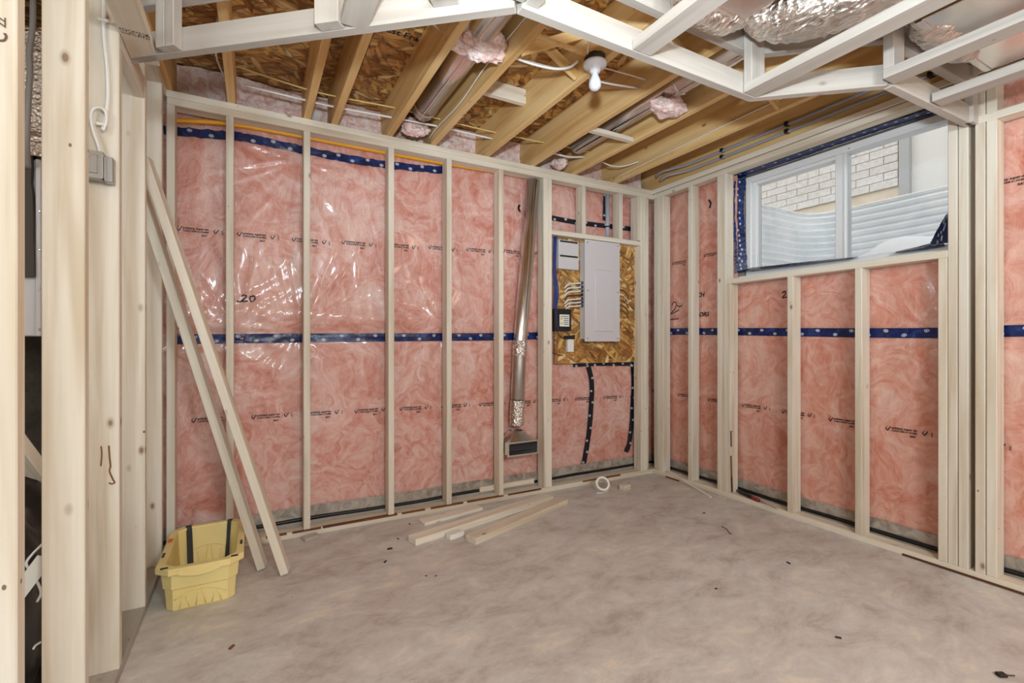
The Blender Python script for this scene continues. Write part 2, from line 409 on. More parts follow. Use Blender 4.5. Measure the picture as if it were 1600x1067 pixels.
tag(box('wall_far_left', (-3.3, -3.4, 0), (-3.1, 3.55, 2.9), M['concrete']), kind='structure')
ceiling = tag(box('ceiling', (-3.1, -3.2, 2.778), (3.52, 3.34, 2.9), M['joist']), kind='structure')
rim = lumber('rim_joist', (3.18, -3.2, 2.64), (3.18, 3.3, 2.64), .04, JH, (1, 0, 0), M['joist'], ceiling)

# subfloor panels
ys = [-3.2, -1.98, -.76, .46, 1.68, 2.9, 3.338]
for i in range(6):
    for x0, x1 in ((-3.1, -.7), (-.7, 1.74), (1.74, 3.19)) if i % 2 else ((-3.1, -1.9), (-1.9, .54), (.54, 3.19)):
        box('subfloor_panel', (x0+.0015, ys[i]+.003, 2.757), (x1-.0015, ys[i+1]-.003, 2.776), M['osb'], ceiling)
# joists (right-hand lower edges measured where they cross the back wall)
JX = [-2.6, -2.1, -1.6, -1.1, -.70, -.385, -.092, .303, .458, .80, 1.10, 1.505, 1.895, 2.285, 2.72]
for x in JX:
    lumber('joist', (x-.02, -3.15, H+JH/2), (x-.02, 3.33, H+JH/2), .04, JH, (1, 0, 0), M['joist'], ceiling)
# solid blocks and diagonal bridging between joists
def jblock(xa, xb, y, z0=H+.0, h=.089): lumber('joist_block', (xa, y, z0+h/2), (xb-.04, y, z0+h/2), .038, h, (0, 1, 0), M['spruce'], ceiling)
jblock(1.10, 1.505, 2.52, H+.11); jblock(1.895, 2.285, 2.42, H+.0, .030); jblock(2.285, 2.72, 1.05, H+.1); jblock(.303, .458, 1.9, H+.1)
for xa, xb, y in ((1.10, 1.505, 1.93), (2.285, 2.72, 1.62), (1.505, 1.895, 1.55), (.46, .80, 1.5)):
    lumber('bridging', (xa, y, H+.02), (xb-.04, y, H+JH-.02), .019, .05, (0, 1, 0), M['joist'], ceiling)
    lumber('bridging', (xa, y+.05, H+JH-.02), (xb-.04, y+.05, H+.02), .019, .05, (0, 1, 0), M['joist'], ceiling)
# print on the subfloor
V2, F2 = text_geo('West Fraser', .062)
a = on_z(599, 48, 2.7565); V = [(a.x-.056+v[0], a.y-v[1], 2.7560) for v in V2]
obj('panel_print', V, F2, M['ink'], ceiling)

# ------------------------------------------------------------------ vapour barrier surfaces: bulge as a function of position
ANB = [(.24, 1.24, .55, 31), (-.1, 1.24, .5, 33), (-.33, 1.24, .45, 35), (1.2, 1.24, .45, 37), (1.64, 2.1, .3, 39), (1.6, .35, .5, 41), (.24, 2.3, .4, 43)]
ANR = [(2.52, 2.05, .38, 51), (1.12, 1.30, .4, 53), (1.12, 1.15, .5, 55), (2.65, 1.24, .35, 57), (2.98, 1.2, .4, 59)]
def bulge(u, z, studs, anchors, seed):
    u = np.asarray(u, float); z = np.asarray(z, float)
    d = .016*(vnoise(u*2.3, z*1.9, seed)-.3)+.008*(vnoise(u*6, z*5, seed+1)-.5)
    d = d + .010*np.exp(-((z-1.34)/.05)**2) - .012*np.exp(-((z-1.22)/.035)**2)      # lip above the tape, tape pulled tight
    for au, az, R, sd in anchors:
        du, dz = u-au, z-az; r = np.hypot(du, dz)+1e-4; th = np.arctan2(dz, du)
        k = 1-np.abs(2*vnoise(th*5.5+seed, r*1.5+sd, sd)-1)
        d = d + .010*(k**3)*np.exp(-(r/R)**2)*np.clip(r/.06, 0, 1)
    st = 1-np.abs(2*vnoise(u*14+z*2.0, z*2.2, seed+5)-1)
    d = d + .003*st**4
    return np.clip(d, -.02, .026)
def yb(u, z): return PB - bulge(u, z, None, ANB, 3)
def xr(u, z): return PR - bulge(u, z, None, ANR, 23)
def grid(name, us, zs, pt, mat, parent, hole=None):
    U, Z = np.meshgrid(us, zs); P = pt(U, Z); n = len(us); V = P.reshape(-1, 3); Fc = []
    for j in range(len(zs)-1):
        for i in range(n-1):
            if hole and hole((us[i]+us[i+1])/2, (zs[j]+zs[j+1])/2): continue
            Fc.append((j*n+i, j*n+i+1, (j+1)*n+i+1, (j+1)*n+i))
    used = sorted({i for f in Fc for i in f}); mp = {a: b for b, a in enumerate(used)}
    return obj(name, [tuple(V[i]) for i in used], [tuple(mp[i] for i in f) for f in Fc], mat, parent, True)
pback = lambda U, Z: np.stack([U, yb(U, Z), Z], -1)
pright = lambda U, Z: np.stack([xr(U, Z), U, Z], -1)
def low_edge(U, Z): return Z
barrier_b = grid('vapour_barrier', np.arange(-.47, 3.24, .0125), np.arange(.13, 2.47, .0125), pback, M['poly'], wall_back)
barrier_r = grid('vapour_barrier', np.arange(3.24, -1.5, -.0125), np.arange(.12, 2.47, .0125), pright, M['poly_warm'], wall_right, hole=lambda u, z: 1.035 < u < 2.335 and z > 1.655)
# insulation stuffed at the rim above the plates
grid('rim_insulation', np.arange(-.47, 3.15, .02), np.arange(2.47, 2.757, .02), lambda U, Z: np.stack([U, 3.30-.05*vnoise(U*7, Z*9, 71)-.02*vnoise(U*22, Z*22, 72), Z], -1), M['tuft'], wall_back)
# grey film turned in at the bottom, the sealant bead and the concrete curb
grid('film_edge', np.arange(-.47, 3.24, .02), np.linspace(.06, .14, 6), lambda U, Z: np.stack([U, PB-.006+.03*(.14-Z)/.08*0-.006*vnoise(U*12, Z*20, 81), Z+.012*(vnoise(U*3, U*0, 82)-.5)], -1), M['film'], wall_back)
grid('film_edge', np.arange(3.2, -1.5, -.02), np.linspace(.055, .13, 6), lambda U, Z: np.stack([PR-.006-.006*vnoise(U*12, Z*20, 83), U, Z+.012*(vnoise(U*3, U*0, 84)-.5)], -1), M['film'], wall_right)
us = np.arange(-.47, 3.24, .05)
tube('sealant_bead', [(u, PB-.014, .064+.012*(float(vnoise(u*3, 0, 82))-.5)) for u in us], .012, M['sealant'], wall_back, 6, 2)
us = np.arange(3.2, -1.5, -.05)
tube('sealant_bead', [(PR-.014, u, .058+.012*(float(vnoise(u*3, 0, 84))-.5)) for u in us], .013, M['sealant'], wall_right, 6, 2)
box('concrete_curb', (-.47, 3.205, 0), (3.24, 3.335, .055), M['concrete'], wall_back)
box('concrete_curb', (3.231, -1.5, 0), (3.305, 3.2, .048), M['concrete'], wall_right)

# ------------------------------------------------------------------ tape on the film, with its oval print
def strip(name, pts, wid, pt, mat, parent, off=.004, n=80, ovals=True, seed=0, jag=0.):
    """a tape along pts (u,z) on a film surface; wid its width"""
    P = catmull([Vector((a, b, 0)) for a, b in pts], max(2, n//max(1, len(pts)-1)))
    V = []; Fc = []; m = len(P); r = random.Random(seed)
    def put(u, z, o):
        q = pt(np.array([u]), np.array([z]))[0]
        return (q[0], q[1]-o, q[2]) if pt is pback else (q[0]-o, q[1], q[2])
    for i, p in enumerate(P):
        t = (P[min(i+1, m-1)]-P[max(i-1, 0)]).normalized(); nn = Vector((-t.y, t.x, 0))
        ja, jb = jag*(r.random()-.5), jag*(r.random()-.5)
        for k in range(5):
            s_ = (k/4-.5)*wid + (ja if k == 0 else jb if k == 4 else 0); q = p+nn*s_; V.append(put(q.x, q.y, off))
    for i in range(m-1):
        for k in range(4): Fc.append((i*5+k, i*5+k+1, (i+1)*5+k+1, (i+1)*5+k))
    o = obj(name, V, Fc, mat, parent, True)
    if ovals:
        L = sum((P[i+1]-P[i]).length for i in range(m-1)); V = []; Fc = []; s_ = .03; kk = 0
        while s_ < L-.02:
            acc = 0
            for i in range(m-1):
                d = (P[i+1]-P[i]).length
                if acc+d >= s_: break
                acc += d
            t = (P[i+1]-P[i]).normalized(); nn = Vector((-t.y, t.x, 0)); c = P[i]+t*(s_-acc)+nn*(.22*wid*(1 if kk % 2 else -1))
            for r0, r1 in ((.72, 1.0), (.0, .45)):
                n0 = len(V)
                for a in range(12):
                    an = 2*math.pi*a/12
                    for rr in (r0, r1):
                        q = c + Vector((math.cos(an)*.0125*rr, math.sin(an)*.0095*rr, 0)); V.append(put(q.x, q.y, off+.0025))
                for a in range(12):
                    b = (a+1) % 12; Fc.append((n0+2*a, n0+2*b, n0+2*b+1, n0+2*a+1))
            s_ += .085+.03*r.random(); kk += 1
        if V: obj('tape_print', V, Fc, M['tape_print'], o)
    return o
zt = lambda px, py: on_y(px, py, PB-.01); rt = lambda px, py: on_x(px, py, PR-.01)
def uz_b(*pp): return [(zt(*p).x, zt(*p).z) for p in pp]
def uz_r(*pp): return [(rt(*p).y, rt(*p).z) for p in pp]
strip('seam_tape', uz_b((262, 530), (470, 528), (610, 527), (780, 526), (862, 524)), .056, pback, M['tape'], wall_back, .006, 120, True, 1)
strip('seam_tape', uz_b((255, 203), (370, 214), (480, 236), (606, 258), (700, 266)), .05, pback, M['tape'], wall_back, .006, 80, True, 2, .008)
strip('seam_tape', uz_r((1030, 518), (1130, 518), (1250, 519), (1350, 520), (1470, 520), (1580, 517), (1640, 516)), .056, pright, M['tape'], wall_right, .006, 120, True, 3)
# strips in the panel bay
strip('seam_tape', uz_b((918, 566), (925, 600), (923, 650), (917, 700), (911, 735)), .05, pback, M['tape_black'], wall_back, .008, 40, True, 4)
strip('seam_tape', uz_b((988, 566), (989, 600), (987, 650), (983, 690), (978, 706)), .05, pback, M['tape_black'], wall_back, .008, 40, True, 5)
strip('seam_tape', uz_b((896, 571), (930, 569), (992, 569)), .03, pback, M['tape_black'], wall_back, .010, 30, True, 6)
strip('seam_tape', uz_b((862, 340), (910, 349), (990, 358)), .04, pback, M['tape_black'], wall_back, .008, 30, True, 7)
strip('seam_tape', uz_b((946, 300), (944, 345)), .05, pback, M['tape_black'], wall_back, .010, 10, True, 8)

# ------------------------------------------------------------------ print on the film
def film_text(s, size, u, z, pt, parent, sx=1., off=.004, name='film_print', rot=0., shear=0., dirn=1):
    V2, F2 = text_geo(s, size); a = np.array(V2)*[sx, 1.]
    a[:, 0] += shear*a[:, 1]
    a = a@np.array([[math.cos(rot), math.sin(rot)], [-math.sin(rot), math.cos(rot)]])
    P = pt(u+dirn*a[:, 0], z+a[:, 1]); P[:, 1 if pt is pback else 0] -= off
    return [tuple(p) for p in P], F2
def stroke(pts, wd, pt, off=.004):
    P = catmull([Vector((a, b, 0)) for a, b in pts], 6); V = []; Fc = []
    for i, p in enumerate(P):
        t = (P[min(i+1, len(P)-1)]-P[max(i-1, 0)]).normalized(); nn = Vector((-t.y, t.x, 0))*wd/2
        for q in (p+nn, p-nn): V.append((q.x, q.y))
    a = np.array(V); Q = pt(a[:, 0], a[:, 1]); Q[:, 1 if pt is pback else 0] -= off
    return [tuple(p) for p in Q], [(2*i, 2*i+1, 2*i+3, 2*i+2) for i in range(len(P)-1)]
def join(parts):
    V = []; Fc = []
    for v, f in parts:
        n = len(V); V += v; Fc += [tuple(i+n for i in q) for q in f]
    return V, Fc
def film_print(u, z, pt, parent, dirn):
    d = dirn; parts = []
    for du in (0, .175):
        parts.append(stroke([(u+d*(du+.002), z+.020), (u+d*(du+.010), z+.006), (u+d*(du+.026), z+.030)], .0045, pt))
        parts.append(stroke([(u+d*(du+.012), z+.030), (u+d*(du+.001), z+.018), (u+d*(du+.010), z+.004), (u+d*(du+.018), z+.012)], .0022, pt))
    parts.append(film_text('polytarp super-six', .0175, u+d*.030, z+.018, pt, parent, .95, dirn=d))
    parts.append(film_text('CAN/CGSB-51.34-M86', .0135, u+d*.030, z+.003, pt, parent, .95, dirn=d))
    parts.append(film_text('BAY', .0155, u+d*.118, z-.018, pt, parent, 1., dirn=d))
    for k in range(5): parts.append(stroke([(u+d*.216, z+.002+.005*k), (u+d*(.220+.003*(k % 2)), z+.003+.005*k)], .003, pt))
    V, Fc = join(parts); obj('film_print', V, Fc, M['ink'], parent)
for k in range(-3, 8): film_print(.2047+.2925*k, 1.792+.012*max(0, k), pback, barrier_b, 1)
for k in range(-3, 9): film_print(.58+.297*k, .70-.004*k, pback, barrier_b, 1)
for k in range(6, -3, -1):
    y = 1.381+.307*k
    film_print(y, .652+.009*k, pright, barrier_r, -1)
for y in (2.98, 2.64, .95): film_print(y, 1.845+.05*(2.98-y), pright, barrier_r, -1)
# handwriting
def hand(name, strokes, pt, parent, wd=.006):
    V, Fc = join([stroke(s, wd, pt, .005) for s in strokes]); obj(name, V, Fc, M['ink'], parent)
hand('handwriting', [uz_b((370, 470), (376, 471), (385, 463), (380, 461), (378, 463)), uz_b((385, 463), (379, 471), (388, 470)), uz_b((397, 463), (391, 464), (392, 471), (398, 468), (398, 463), (394, 462))], pback, barrier_b, .007)
hand('handwriting', [uz_r((1050, 477), (1053, 472), (1057, 474), (1055, 482), (1049, 490), (1055, 488), (1061, 484)), uz_r((1058, 477), (1062, 479), (1066, 477)), uz_r((1062, 498), (1050, 499), (1040, 500)), uz_r((1045, 496), (1040, 500), (1046, 504))], pright, barrier_r, .008)
hand('handwriting', [uz_r((1222, 458), (1226, 455), (1227, 459), (1222, 465), (1229, 464))], pright, barrier_r, .008)
q = rt(1086, 465); V, Fc = film_text('INCH', .052, q.y+.03, q.z, pright, barrier_r, dirn=-1, shear=.2); obj('handwriting', V, Fc, M['ink'], barrier_r)
q = rt(1086, 495); V, Fc = film_text('DOORS', .05, q.y+.03, q.z, pright, barrier_r, dirn=-1, shear=.2); obj('handwriting', V, Fc, M['ink'], barrier_r)
hand('staple_tab', [uz_b((812, 320), (810, 325), (812, 331))], pback, barrier_b, .018)
hand('staple_tab', [uz_r((1108, 312), (1111, 318), (1109, 325))], pright, barrier_r, .018)

# ------------------------------------------------------------------ back wall framing
SP = M['spruce']
lumber('bottom_plate', (XL, YB+.0445, .019), (XR+.09, YB+.0445, .019), .089, .038, (0, 1, 0), SP, wall_back)
for xa, xb, ww in ((.06, .17, .016), (.20, .36, .012), (.37, .62, .022), (.62, .83, .027), (.86, 1.02, .012), (1.06, 1.30, .014), (1.33, 1.62, .017), (1.66, 1.95, .011)):
    lumber('wane', (xa, YB+ww/2-.004, .0335), (xb, YB+ww/2-.004, .0340), ww, .0105, (0, 1, 0), M['bark'], wall_back, .001)
lumber('wane', (2.35, YB+.004, .0335), (2.75, YB+.004, .0335), .012, .011, (0, 1, 0), M['bark'], wall_back, .001)
lumber('top_plate', (XL, YB+.0445, H-.057), (XR+.089, YB+.0445, H-.057), .089, .038, (0, 1, 0), SP, wall_back)
lumber('top_plate', (XL-.005, YB+.042, H-.019), (XR, YB+.042, H-.019), .089, .038, (0, 1, 0), SP, wall_back)
Z0, Z1 = .038, H-.076
for x in (-.412, -.139, .262, .772, 1.176, 1.585, 1.974, 2.012, 2.984, 3.022):
    stud_y('stud', x, YB, Z0, Z1, SP, wall_back)
stud_y('stud', 3.062, YB+.025, Z0, Z1, SP, wall_back)
stud_y('stud', 2.946, YB+.0, 2.06, Z1, SP, wall_back)
za, zb_ = on_y(870, 346, YB).z, on_y(985, 366, YB).z
lumber('header', (2.05, YB+.0445, 2.035), (2.984, YB+.0445, 2.035), .089, .038, (0, 1, 0), SP, wall_back)
for x in (2.345, 2.738): stud_y('cripple_stud', x, YB, 2.054, Z1, SP, wall_back)
# ------------------------------------------------------------------ right wall framing
lumber('bottom_plate', (XR+.0445, YB, .019), (XR+.0445, -1.5, .019), .089, .038, (1, 0, 0), SP, wall_right)
lumber('top_plate', (XR+.0445, YB, H-.057), (XR+.0445, -1.5, H-.057), .089, .038, (1, 0, 0), SP, wall_right)
lumber('top_plate', (XR+.038, YB+.0, H-.014), (XR+.038, -1.5, H-.014), .089, .038, (1, 0, 0), SP, wall_right)
for y in (2.98, 3.019, 2.672, 2.394, 2.356, 1.018, .977): stud_x('stud', XR, y, Z0, Z1, SP, wall_right)
for y in (.914, .873, .35, -.1): stud_x('stud', XR, y, Z0, ZS+.001, SP, wall_right)
stud_x('stud', XR+.012, 3.0585, Z0, Z1, SP, wall_right)
lumber('mid_plate', (XR+.0445, .952, ZS+.020), (XR+.0445, -1.5, ZS+.020), .089, .038, (1, 0, 0), SP, wall_right)
for y in (.914, .873, .35, -.1): stud_x('cripple_stud', XR, y, ZS+.039, Z1, SP, wall_right)
ZSI = 1.645
lumber('rough_sill', (XR+.0445, 2.356, ZSI-.019), (XR+.0445, 1.056, ZSI-.019), .089, .038, (1, 0, 0), SP, wall_right)
for y in (2.318, 1.850, 1.446, 1.058): stud_x('cripple_stud', XR, y, Z0, ZSI-.038, SP, wall_right)
for y0, y1 in ((1.25, .55), (2.95, 2.80)): lumber('wane', (XR+.002, y0, .007), (XR+.002, y1, .007), .010, .012, (1, 0, 0), M['bark'], wall_right, .001)
for (pa, pb), wd in ((((1142, 673), (1142.5, 698)), .010), (((1142, 712), (1143, 745)), .012), (((1143, 745), (1144, 769)), .012)):
    a, b = on_x(*pa, XR), on_x(*pb, XR); lumber('wane', (XR+.001, a.y, a.z), (XR+.001, b.y, b.z), .004, wd, (1, 0, 0), M['bark'], wall_right, .001)
# ------------------------------------------------------------------ left partition
V, Fc = boxes([((-.499, -1.5, 0), (XL, 3.095, .038))])
wall_left = tag(link('wall_left', None, None, Matrix.Translation((XL-.045, 0, 0))), kind='structure')
lumber('bottom_plate', (XL-.0445, -1.5, .019), (XL-.0445, 3.095, .019), .089, .038, (1, 0, 0), M['spruce_fresh'], wall_left)
lumber('top_plate', (XL-.0445, -1.5, H-.019), (XL-.0445, 3.095, H-.019), .089, .038, (1, 0, 0), SP, wall_left)
for y in (.86, 1.285, 1.71, 2.09, 2.53, 2.95): stud_x('stud', XL-.089, y, Z0, H-.038, SP, wall_left)
lumber('blocking', (XL-.02, 2.13, 2.26), (XL-.02, 2.53, 2.26), .038, .089, (1, 0, 0), SP, wall_left)
lumber('ledger', (XL+.0445, -1.5, ZS+.019), (XL+.0445, 2.27, ZS+.019), .089, .038, (1, 0, 0), SP, wall_left)
for pp, rr in ((((158, 697), (159, 710), (157.5, 728)), .0022), (((170, 696), (171, 712), (172.5, 728), (171, 736), (176, 748), (179, 754), (174, 756), (170, 754)), .0026)):
    tube('bark_crack', [on_y(a, b, 2.0895) for a, b in pp], rr, M['bark'], wall_left, 5, 6)
def flat_text(name, s, size, org, ex, ey, mat, parent):
    V2, F2 = text_geo(s, size); org, ex, ey = Vector(org), Vector(ex), Vector(ey)
    return obj(name, [org+ex*a+ey*b for a, b in V2], F2, mat, parent)
M['stamp'] = plain('grade_stamp_ink', S(96, 74, 60), .7)
rs = random.Random(4); V = []; Fc = []
for row in range(3):
    x = XL+.006
    while x < XL+.082:
        for _ in range(2):
            n_ = len(V); ax, ay = x+rs.uniform(0, .004), 2.05+.012*row+rs.uniform(0, .007); ln, wd = rs.uniform(.002, .005), rs.uniform(.002, .007)
            V += [(ax, ay, ZS-.0008), (ax+ln, ay, ZS-.0008), (ax+ln, ay+wd, ZS-.0008), (ax, ay+wd, ZS-.0008)]; Fc.append((n_, n_+1, n_+2, n_+3))
        x += .0075
obj('grade_stamp', V, Fc, M['stamp'], wall_left)
p = on_y(11, 68, 1.284)
flat_text('grade_stamp', 'C', .028, p, (0, 0, 1), (-1, 0, 0), M['stamp'], wall_left)
flat_text('grade_stamp', 'ZZ', .015, p+Vector((-.002, 0, .03)), (0, 0, 1), (-1, 0, 0), M['stamp'], wall_left)

# ------------------------------------------------------------------ soffit frame
soffit = thing('soffit_frame', 'pale lumber bulkhead frame with angled corners hanging under the ceiling joists', 'framing', (1.3, 1.3, ZS))
FR = M['spruce_fresh']
P = [Vector((-.408, 2.30)), Vector((.753, 1.348)), Vector((1.94, 1.345)), Vector((2.344, 1.005)), Vector((3.12, .99))]
def offs(a, b, d):                     # shift towards the camera side
    t = (b-a).normalized(); n = Vector((t.y, -t.x)); n = n if n.y < 0 else -n; return n*d
def rail(a, b, z0, h=.089, t=.038, name='rail', e0=0, e1=0):
    tt = (b-a).normalized(); o = offs(a, b, t/2); a2 = a+o-tt*e0; b2 = b+o+tt*e1
    return lumber(name, (a2.x, a2.y, z0+h/2), (b2.x, b2.y, z0+h/2), t, h, (o.x, o.y, 0), FR, soffit)
for i in range(4):
    rail(P[i], P[i+1], ZS); rail(P[i], P[i+1], H-.089)
def post(i, s, w=.089, t=.038, z0=ZS, z1=H, dp=.038):
    a, b = P[i], P[i+1]; tt = (b-a).normalized(); o = offs(a, b, 1.0); c = a+tt*s+o*(dp+t/2)
    lumber('post', (c.x, c.y, z0), (c.x, c.y, z1), w, t, (tt.x, tt.y, 0), FR, soffit)
post(0, .201, .038, .038); post(0, .241, .038, .038); post(0, .868, .089, .045); post(0, 1.275, .089, .045, ZS+.03)
post(1, -.022, .05, .05, ZS+.012); post(1, .034, .05, .05, ZS+.012)
# flat cross members running back from the edge, a short post standing on the end of each
for xr_, y1, pp in ((1.305, 1.307, 0), (1.935, 1.305, 1), (2.335, .965, 1), (2.742, .952, 0)):
    lumber('cross_joist', (xr_-.0445, y1, ZS+.019), (xr_-.0445, -2.4, ZS+.019), .089, .038, (1, 0, 0), FR, soffit)
    if pp: lumber('post', (xr_-.0445, y1-.02, ZS+.038), (xr_-.0445, y1-.02, H), .089, .038, (1, 0, 0), FR, soffit)
lumber('post', (3.092, .955, ZS), (3.092, .955, H), .06, .034, (1, 0, 0), FR, soffit)
lumber('cross_joist', (.30, 1.67, ZS+.019), (.30, -2.4, ZS+.019), .089, .038, (1, 0, 0), FR, soffit)

# ------------------------------------------------------------------ ducts above the soffit
def rect_duct(name, label, lo, hi):
    t = thing(name, label, 'duct', ((lo[0]+hi[0])/2, (lo[1]+hi[1])/2, lo[2]))
    box('duct_body', lo, hi, M['galv'], t, .003)
    box('drive_cleat', (lo[0]-.004, hi[1]-.03, lo[2]-.004), (hi[0]+.004, hi[1]-.008, hi[2]-.002), M['galv'], t, .001)
    box('standing_seam', (lo[0]+.0, .2, lo[2]-.004), (hi[0], .22, lo[2]), M['galv'], t)
    return t
ductB = rect_duct('rectangular_duct', 'galvanized rectangular duct above the right end of the soffit frame', (2.237, -1.8, 2.40), (2.907, .86, 2.515))
ductA = rect_duct('rectangular_duct', 'brownish galvanized duct beside the long crinkled foil duct, above soffit', (1.30, -1.8, 2.40), (1.644, 1.187, 2.515))
def foil_blob(name, label, pts, rad, n=28, flat=.7, parent=None):
    Pp = catmull(pts, 14); m = len(Pp); V = []; Fc = []
    for i, p in enumerate(Pp):
        t = (Pp[min(i+1, m-1)]-Pp[max(i-1, 0)]).normalized(); a = t.cross(Vector((0, 0, 1))).normalized(); b = Vector((0, 0, 1))
        f = i/(m-1); r0 = rad*(min(1, .35+2.6*min(f, 1-f)))
        for k in range(n):
            an = 2*math.pi*k/n; nz = float(vnoise(i*.9+3, k*.55, 91))-.5; nz2 = float(vnoise(i*.35, k*1.3, 92))-.5
            r = r0*(1+.16*nz+.14*nz2); V.append(p+a*math.cos(an)*r+b*math.sin(an)*r*flat)
    for i in range(m-1):
        for k in range(n): Fc.append((i*n+k, i*n+(k+1) % n, (i+1)*n+(k+1) % n, (i+1)*n+k))
    Fc += [tuple(range(n))[::-1], tuple(range((m-1)*n, m*n))]
    V = [Vector((v.x, v.y, min(v.z, 2.516))) for v in V]
    return tag(obj(name, V, Fc, M['foil'], parent, True), label, None if parent else 'duct insulation')
foil_blob('foil_duct_wrap', 'long bulging crinkled foil wrapped duct between the two metal ducts', [(1.68, 1.17, 2.45), (1.77, 1.13, 2.44), (1.87, 1.0, 2.435), (1.95, .82, 2.435), (2.02, .55, 2.435), (2.05, .1, 2.435), (2.05, -.8, 2.435)], .135, flat=.68)
foil_blob('foil_collar', 'crumpled foil collar', [(1.34, 1.215, 2.455), (1.42, 1.225, 2.45), (1.52, 1.225, 2.445), (1.62, 1.21, 2.445), (1.72, 1.18, 2.45)], .072, flat=.95, parent=ductA)
foil_blob('foil_collar', 'crumpled foil collar', [(2.22, .845, 2.45), (2.42, .85, 2.445), (2.62, .85, 2.445), (2.84, .84, 2.45)], .075, flat=.9, parent=ductB)
def round_duct(name, label, a, b, r, rings=()):
    t = thing(name, label, 'duct', a); a, b = Vector(a), Vector(b); d = (b-a)
    V, Fc = tube_geo([a, b], r, 24, 0); obj('pipe', V, Fc, M['galv'], t, True)
    for s_ in rings:
        c = a+d*s_; V, Fc = tube_geo([c-d.normalized()*.012, c-d.normalized()*.006, c+d.normalized()*.006, c+d.normalized()*.012], [r+.001, r+.005, r+.005, r+.001], 24, 0, False); obj('crimp_ring', V, Fc, M['galv'], t, True)
    lumber('lock_seam', a+Vector((-.3*r, 0, -.956*r-.001)), b+Vector((-.3*r, 0, -.956*r-.001)), .008, .003, (1, 0, 0), M['galv'], t, .001)
    return t
round_duct('round_duct', 'shiny round duct between the joists above the middle of the pink wall', (.925, 1.55, 2.625), (.925, 2.86, 2.625), .072, (.42, .95))
round_duct('round_duct', 'round duct in the joist bay between bulb and window', (2.085, .9, 2.625), (2.085, 2.82, 2.625), .07, (.5,))
def tuft(name, label, c, r, seed, sq=(1, 1, .6)):
    bm = bmesh.new(); bmesh.ops.create_icosphere(bm, subdivisions=5, radius=1)
    for v in bm.verts:
        p = v.co; n1 = float(vnoise(p.x*1.6+seed, p.y*1.6+p.z*1.3, seed))-.5; n2 = float(vnoise(p.x*5+seed, p.y*5-p.z*4, seed+1))-.5; n3 = float(vnoise(p.x*15, p.y*15+p.z*13, seed+2))-.5
        k = 1+.8*n1+.28*n2+.16*n3; v.co = Vector((p.x*sq[0], p.y*sq[1], p.z*sq[2]))*r*k
    me = bmmesh(name, bm, M['tuft'], True); o = link(name, me, None, Matrix.Translation(c)); return tag(o, label, 'insulation')
tuft('insulation_tuft', 'big pink fibreglass tuft stuffed around the round duct near the soffit', (.93, 2.03, 2.585), .125, 5, (1.1, .55, .55))
tuft('insulation_tuft', 'small pink fibreglass tuft above the top plate at the round duct end', (.94, 3.07, 2.60), .075, 8, (1.1, .6, .8))
tuft('insulation_tuft', 'ragged pink fibreglass tuft hanging between bulb and window', (2.12, 1.98, 2.545), .085, 11, (1.25, .8, .5))
tuft('insulation_tuft', 'pink fibreglass bit above the plate over the electrical panel', (2.12, 3.10, 2.58), .06, 14)

# ------------------------------------------------------------------ ceiling lamp
cl = on_z(931, 112, 2.465)
lampx, lampy = 1.437, 1.80
t = thing('bare_bulb_lamp', 'bare white bulb in a round porcelain holder under a joist', 'lamp', (lampx, lampy, 2.44))
lathe('octagon_box', [(0, .035), (.052, .035), (.052, 0), (0, 0)], Matrix.Translation((lampx, lampy, 2.508)), M['slot_dark'], t, 8)
lathe('lamp_holder', [(0, .012), (.055, .012), (.057, .006), (.054, -.004), (.040, -.010), (.027, -.014), (.024, -.032), (.021, -.036), (0, -.036)], Matrix.Translation((lampx, lampy, 2.500)), M['porcelain'], t, 32)
lathe('bulb', [(.013, .012), (.0135, -.002), (.017, -.016), (.026, -.036), (.030, -.052), (.028, -.068), (.019, -.080), (.008, -.085), (0, -.0855)], Matrix.Translation((lampx, lampy, 2.465)), M['bulb'], t, 24)
box('hanger_bar', (1.10, lampy-.012, 2.535), (1.462, lampy+.012, 2.545), M['joist'], t)

# ------------------------------------------------------------------ cables in the ceiling
def cable(name, label, pts, r=.0045, mat='white_plastic', cat='cable'):
    return tag(tube(name, pts, r, M[mat], None, 6, 6, True, .7), label, cat)
cable('electric_cable', 'white cable run through the joists just above the long pink wall', [(-.05, 3.02, 2.60), (.28, 3.0, 2.585), (.44, 3.0, 2.585), (.78, 2.98, 2.59), (1.08, 2.98, 2.60), (1.48, 2.98, 2.6)], .009)
cable('electric_cable', 'yellow cable run through the joists above the long pink wall', [(-.08, 2.95, 2.66), (.1, 2.92, 2.625), (.28, 2.92, 2.61), (.44, 2.92, 2.61), (.78, 2.90, 2.615), (1.08, 2.92, 2.62), (1.48, 2.92, 2.62), (1.88, 2.9, 2.62)], .006, 'yellow_jacket')
cable('electric_cable', 'looped white cable beside the short joist in the left corner', [(-.16, 2.72, 2.70), (-.17, 2.85, 2.64), (-.14, 2.98, 2.60)], .006)
cable('electric_cable', 'thin white cable stapled along the joist right of the round duct', [(1.055, 1.75, 2.61), (1.052, 2.2, 2.60), (1.05, 2.55, 2.56), (1.04, 2.95, 2.56), (1.05, 3.1, 2.56)], .005)
cable('electric_cable', 'thin paired white cables crossing the bay left of the round duct', [(.47, 2.0, 2.66), (.62, 2.04, 2.64), (.755, 2.08, 2.62)], .007)
cable('electric_cable', 'thick bundle of white cables left of the bulb', [(1.06, 2.05, 2.59), (1.2, 2.02, 2.56), (1.32, 1.98, 2.545), (1.375, 1.93, 2.54), (1.385, 1.87, 2.54)], .010)
cable('electric_cable', 'thin upper white cable left of the bulb', [(1.06, 2.10, 2.62), (1.25, 2.05, 2.59), (1.46, 2.0, 2.575)], .005)
